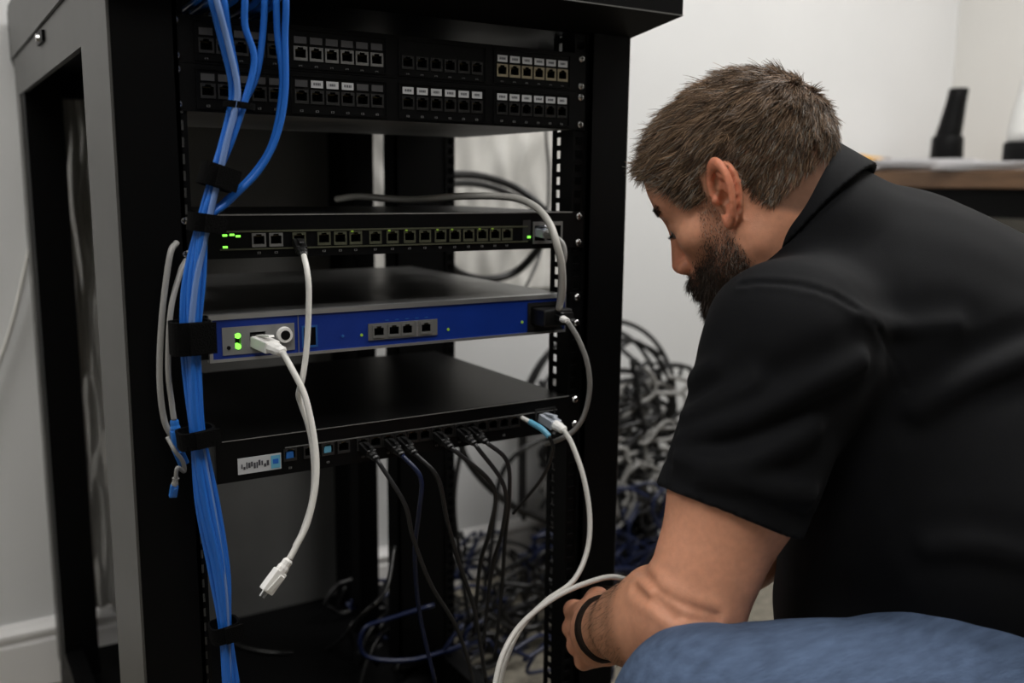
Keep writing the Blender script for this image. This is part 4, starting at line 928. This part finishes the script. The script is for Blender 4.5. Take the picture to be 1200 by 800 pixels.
# folds on the sleeve and flank: shallow ridges following measured lines (u, v, distance guess on the surface)
FOLDS = [([(798, 514), (878, 488), (950, 453), (1008, 424)], .016), ([(803, 488), (842, 470), (884, 450)], .012), ([(797, 538), (856, 545), (907, 529), (952, 503)], .016),
         ([(828, 557), (890, 569), (948, 580)], .012), ([(812, 446), (836, 430)], .006), ([(1075, 480), (1130, 448), (1200, 418), (1260, 400)], .015), ([(1010, 370), (1060, 385), (1120, 380)], .006), ([(1090, 640), (1150, 640), (1230, 660)], .008)]
def shirt_core(p):
    d = rc(p, J['chest'], back0, .150, .150); d = su(d, rc(p, back0, back1, .152, .185), .05)
    d = su(d, rc(p, J['chest'], belly, .150, .168), .06); d = su(d, rc(p, belly, hipc, .168, .19), .06)
    d = su(d, rc(p, J['nbase']-nax*.035, J['chest'], .080, .14), .05)
    d = su(d, rc(p, lerp(J['nbase'], J['shL'], .45)-nax*.012, J['shL'], .046, .072), .045); d = su(d, rc(p, lerp(J['nbase'], J['shR'], .35), J['shR'], .060, .072), .05)
    d = su(d, rc(p, belly, at(1088, 716, 1.02), .160, .163), .03); d = su(d, rc(p, cN-ca_*.030, J['chest'], .0815, .14), .03)
    d = su(d, rc(p, flank0, flank1, .118, .125), .05)
    sl = rc(p, J['shL'], hemL+uax*.10, .074, .0695); sl = np.maximum(sl, (p-hemL) @ uax-.0)
    d = su(d, sl, .035); d = np.where((p-hemL) @ uax > 0, np.maximum(d, d), d)
    sr = rc(p, J['shR'], hemR+uaxR*.10, .070, .062); sr = np.maximum(sr, (p-hemR) @ uaxR); return su(d, sr, .035)
FP = []
for pts, amp in FOLDS:      # project the fold lines onto the shirt along the view rays
    w3 = []
    for u, v in spline([(a, b, 0) for a, b in pts], 4)[:, :2]:
        ts = np.linspace(.55, 1.2, 400); ray = np.stack([at(u, v, t) for t in ts]).astype(np.float32); dd = shirt_core(ray); hit = np.argmax(dd < 0); w3.append(ray[hit])
    FP.append((np.array(w3), amp))
SEAM = []
for u, v in spline([(868, 333, 0), (915, 332, 0), (965, 342, 0), (1010, 368, 0), (1042, 405, 0), (1062, 455, 0)], 5)[:, :2]:
    ts = np.linspace(.55, 1.2, 400); ray = np.stack([at(u, v, t) for t in ts]).astype(np.float32); SEAM.append(ray[np.argmax(shirt_core(ray) < 0)])
SEAM = np.array(SEAM)
def shirt_sdf(p):
    d = shirt_core(p); nr = np.abs(d) < .03
    if nr.any():
        q = p[nr]; e = d[nr]
        for w3, amp in FP:
            c = w3.mean(0); rr = np.linalg.norm(w3-c, axis=1).max()+.05; k = np.linalg.norm(q-c, axis=1) < rr
            if k.any():
                dm = np.full(k.sum(), 9., np.float32)
                for a, b in zip(w3[:-1], w3[1:]): dm = np.minimum(dm, rc(q[k], a, b, 0, 0))
                L_ = np.linalg.norm(q[k]-c, axis=1)/rr; e[k] -= 1.35*amp*np.exp(-(dm/.0095)**2)*(1-.7*L_)-.25*amp*np.exp(-((dm-.024)/.012)**2)*(1-.7*L_)
        dm = np.full(len(q), 9., np.float32)
        for a, b in zip(SEAM[:-1], SEAM[1:]): dm = np.minimum(dm, rc(q, a, b, 0, 0))
        e += .0022*np.exp(-(dm/.0026)**2)-.0010*np.exp(-((dm-.006)/.003)**2)
        e -= .0022*vnoise(q, 45, 21)+.0010*vnoise(q, 110, 22)
        hm = (q-hemL) @ uax; near = np.linalg.norm(q-hemL, axis=1) < .10
        e += np.where(near, .0015*np.exp(-((hm+.024)/.002)**2), 0); d = d.copy(); d[nr] = e
    # hollow sleeves and neck opening
    d = np.maximum(d, -np.maximum(rc(p, lerp(J['shL'], J['elL'], .35), J['elL'], .0610, .0610), -((p-hemL) @ uax+.016)))
    d = np.maximum(d, -rc(p, cN-ca_*.012, HO, .0705, .085)); return d
allp = np.stack([J['shL'], J['shR'], hemL, hemR, belly, hipc, back0, back1, J['chest']])
P2, F2 = mesh_sdf(shirt_sdf, allp.min(0)-.24, allp.max(0)+.24, .0034)
raw_mesh('polo_shirt', P2, F2, ['polo_cotton'], person, label='black short sleeved polo shirt')
# collar: folded band standing around the neck
e1 = np.cross(ca_, HB[0]); e1 /= np.linalg.norm(e1); e2 = np.cross(ca_, e1)
def collar_sdf(p):
    q = p-cN; h = q @ ca_; a, b = q @ e1, q @ e2; r_ = np.sqrt((a/1.06)**2+(b/.97)**2)
    prof_in = np.abs(r_-(.0750+.10*np.abs(h-.012)*(h < .012)))-.0028
    band = np.maximum(prof_in, np.abs(h-.0)-.019)
    fold = np.maximum(np.abs(r_-(.0800-(h-.018)*.16))-.0032, np.abs(h+.005)-.0225)
    roll = np.sqrt((r_-.0772)**2+(h-.0180)**2)-.0044
    d = su(su(band, fold, .006), roll, .005); return d*.9-.0006*vnoise(p, 90, 4)
P3, F3 = mesh_sdf(collar_sdf, cN-.14, cN+.14, .0022)
raw_mesh('collar', P3, F3, ['polo_cotton'], person, label='folded black polo collar')

# jeans ----------------------------------------------------------------
ankL = np.array([J['knL'][0]+.13, J['knL'][1]-.06, .10], np.float32)
knR = np.array([J['hipR'][0]-.33, J['hipR'][1]+.16, .075], np.float32); ankR = np.array([knR[0]+.38, knR[1]-.14, .075], np.float32)
def jeans_sdf(p):
    d = rc(p, J['hipL'], lerp(J['hipL'], J['knL'], .55), .105, .098); d = su(d, rc(p, lerp(J['hipL'], J['knL'], .5), J['knL'], .098, .081), .03)
    d = su(d, rc(p, J['knL'], lerp(J['knL'], ankL, .4), .074, .070), .02); d = su(d, rc(p, lerp(J['knL'], ankL, .35), ankL, .070, .062), .02)
    d = su(d, rc(p, J['hipL'], J['hipR'], .12, .12), .05)
    d = su(d, rc(p, J['hipR'], knR, .10, .072), .03); d = su(d, rc(p, knR, ankR, .068, .055), .03)
    nr = np.abs(d) < .02
    if nr.any():
        q = p[nr]; ax_ = (J['knL']-J['hipL']); L_ = np.linalg.norm(ax_); ax_ = ax_/L_; s_ = (q-J['hipL']) @ ax_
        fold = np.sin(s_*70+6*vnoise(q, 14, 5))*sstep(L_*.40, L_*.05, s_); d[nr] -= .0035*fold+.0018*vnoise(q, 60, 6)+.0012*vnoise(q, 150, 7)
        side = np.cross(ax_, _Z.astype(np.float32)); side /= np.linalg.norm(side)
        d[nr] -= .0
    d = np.maximum(d, -(p[:, 2]-.012)); return d
aj = np.stack([J['hipL'], J['hipR'], J['knL'], ankL, knR, ankR])
P4, F4 = mesh_sdf(jeans_sdf, aj.min(0)-.16, aj.max(0)+.16, .0042)
raw_mesh('jeans', P4, F4, ['denim'], person, label='faded blue denim jeans')
def shoe(ank, dirn, name):
    d_ = dirn/np.linalg.norm(dirn); s_ = np.cross(_Z, d_)
    B = np.stack([s_, d_, _Z]).astype(np.float32); c = np.array([ank[0], ank[1], 0])
    fn = lambda p: np.maximum(su(su(el(p, c+d_*.13+_Z*.045, (.046, .075, .042), B), el(p, c+d_*.02+_Z*.055, (.040, .085, .055), B), .03), rc(p, c+_Z*.06, c+_Z*.11, .042, .046), .02), -(p[:, 2]-.018))
    Pp, Ff = mesh_sdf(fn, c-np.array([.25, .25, 0.05]), c+np.array([.25, .25, .2]), .006); o = raw_mesh(name, Pp, Ff, ['shoe'], person)
    fn2 = lambda p: np.maximum(su(el(p, c+d_*.13, (.050, .080, .05), B), el(p, c+d_*.01, (.043, .082, .05), B), .04), np.abs(p[:, 2]-.009)-.0088)
    Pp, Ff = mesh_sdf(fn2, c-np.array([.25, .25, .05]), c+np.array([.25, .25, .1]), .006); raw_mesh('sole', Pp, Ff, ['sole'], o).location = (0, 0, 0)
fdir = np.array([fl[0], fl[1], 0]); shoe(ankL, fdir, 'shoe')
# dark strip at the wrist, standing in for a shadow band
wa = (J['wrL']-J['elL']); wa = wa/np.linalg.norm(wa); wc = J['wrL']+wa*.006; g1 = np.cross(wa, _Z); g1 /= np.linalg.norm(g1); g2 = np.cross(g1, wa)
m = MB(); n = 36; vs = []
for k, (rr, z_) in enumerate(((-.001, -.0095), (.0016, -.0085), (.0016, .0085), (-.001, .0095))):
    for i in range(n):
        a = 2*PI*i/n; dr_ = math.cos(a)*g1+math.sin(a)*g2; rs = np.linspace(.015, .07, 120); dd = body_sdf((wc+wa*z_+rs[:, None]*dr_).astype(np.float32)); r0 = rs[np.argmax(dd > 0)]; vs.append(wc+wa*z_+(r0+rr)*dr_)
m.add(vs, [(k*n+i, k*n+(i+1) % n, ((k+1) % 4)*n+(i+1) % n, ((k+1) % 4)*n+i) for k in range(4) for i in range(n)], 'wrist_shade'); m.build('wrist_shade_band', person, True, label='dark strip for the shadow around the wrist')
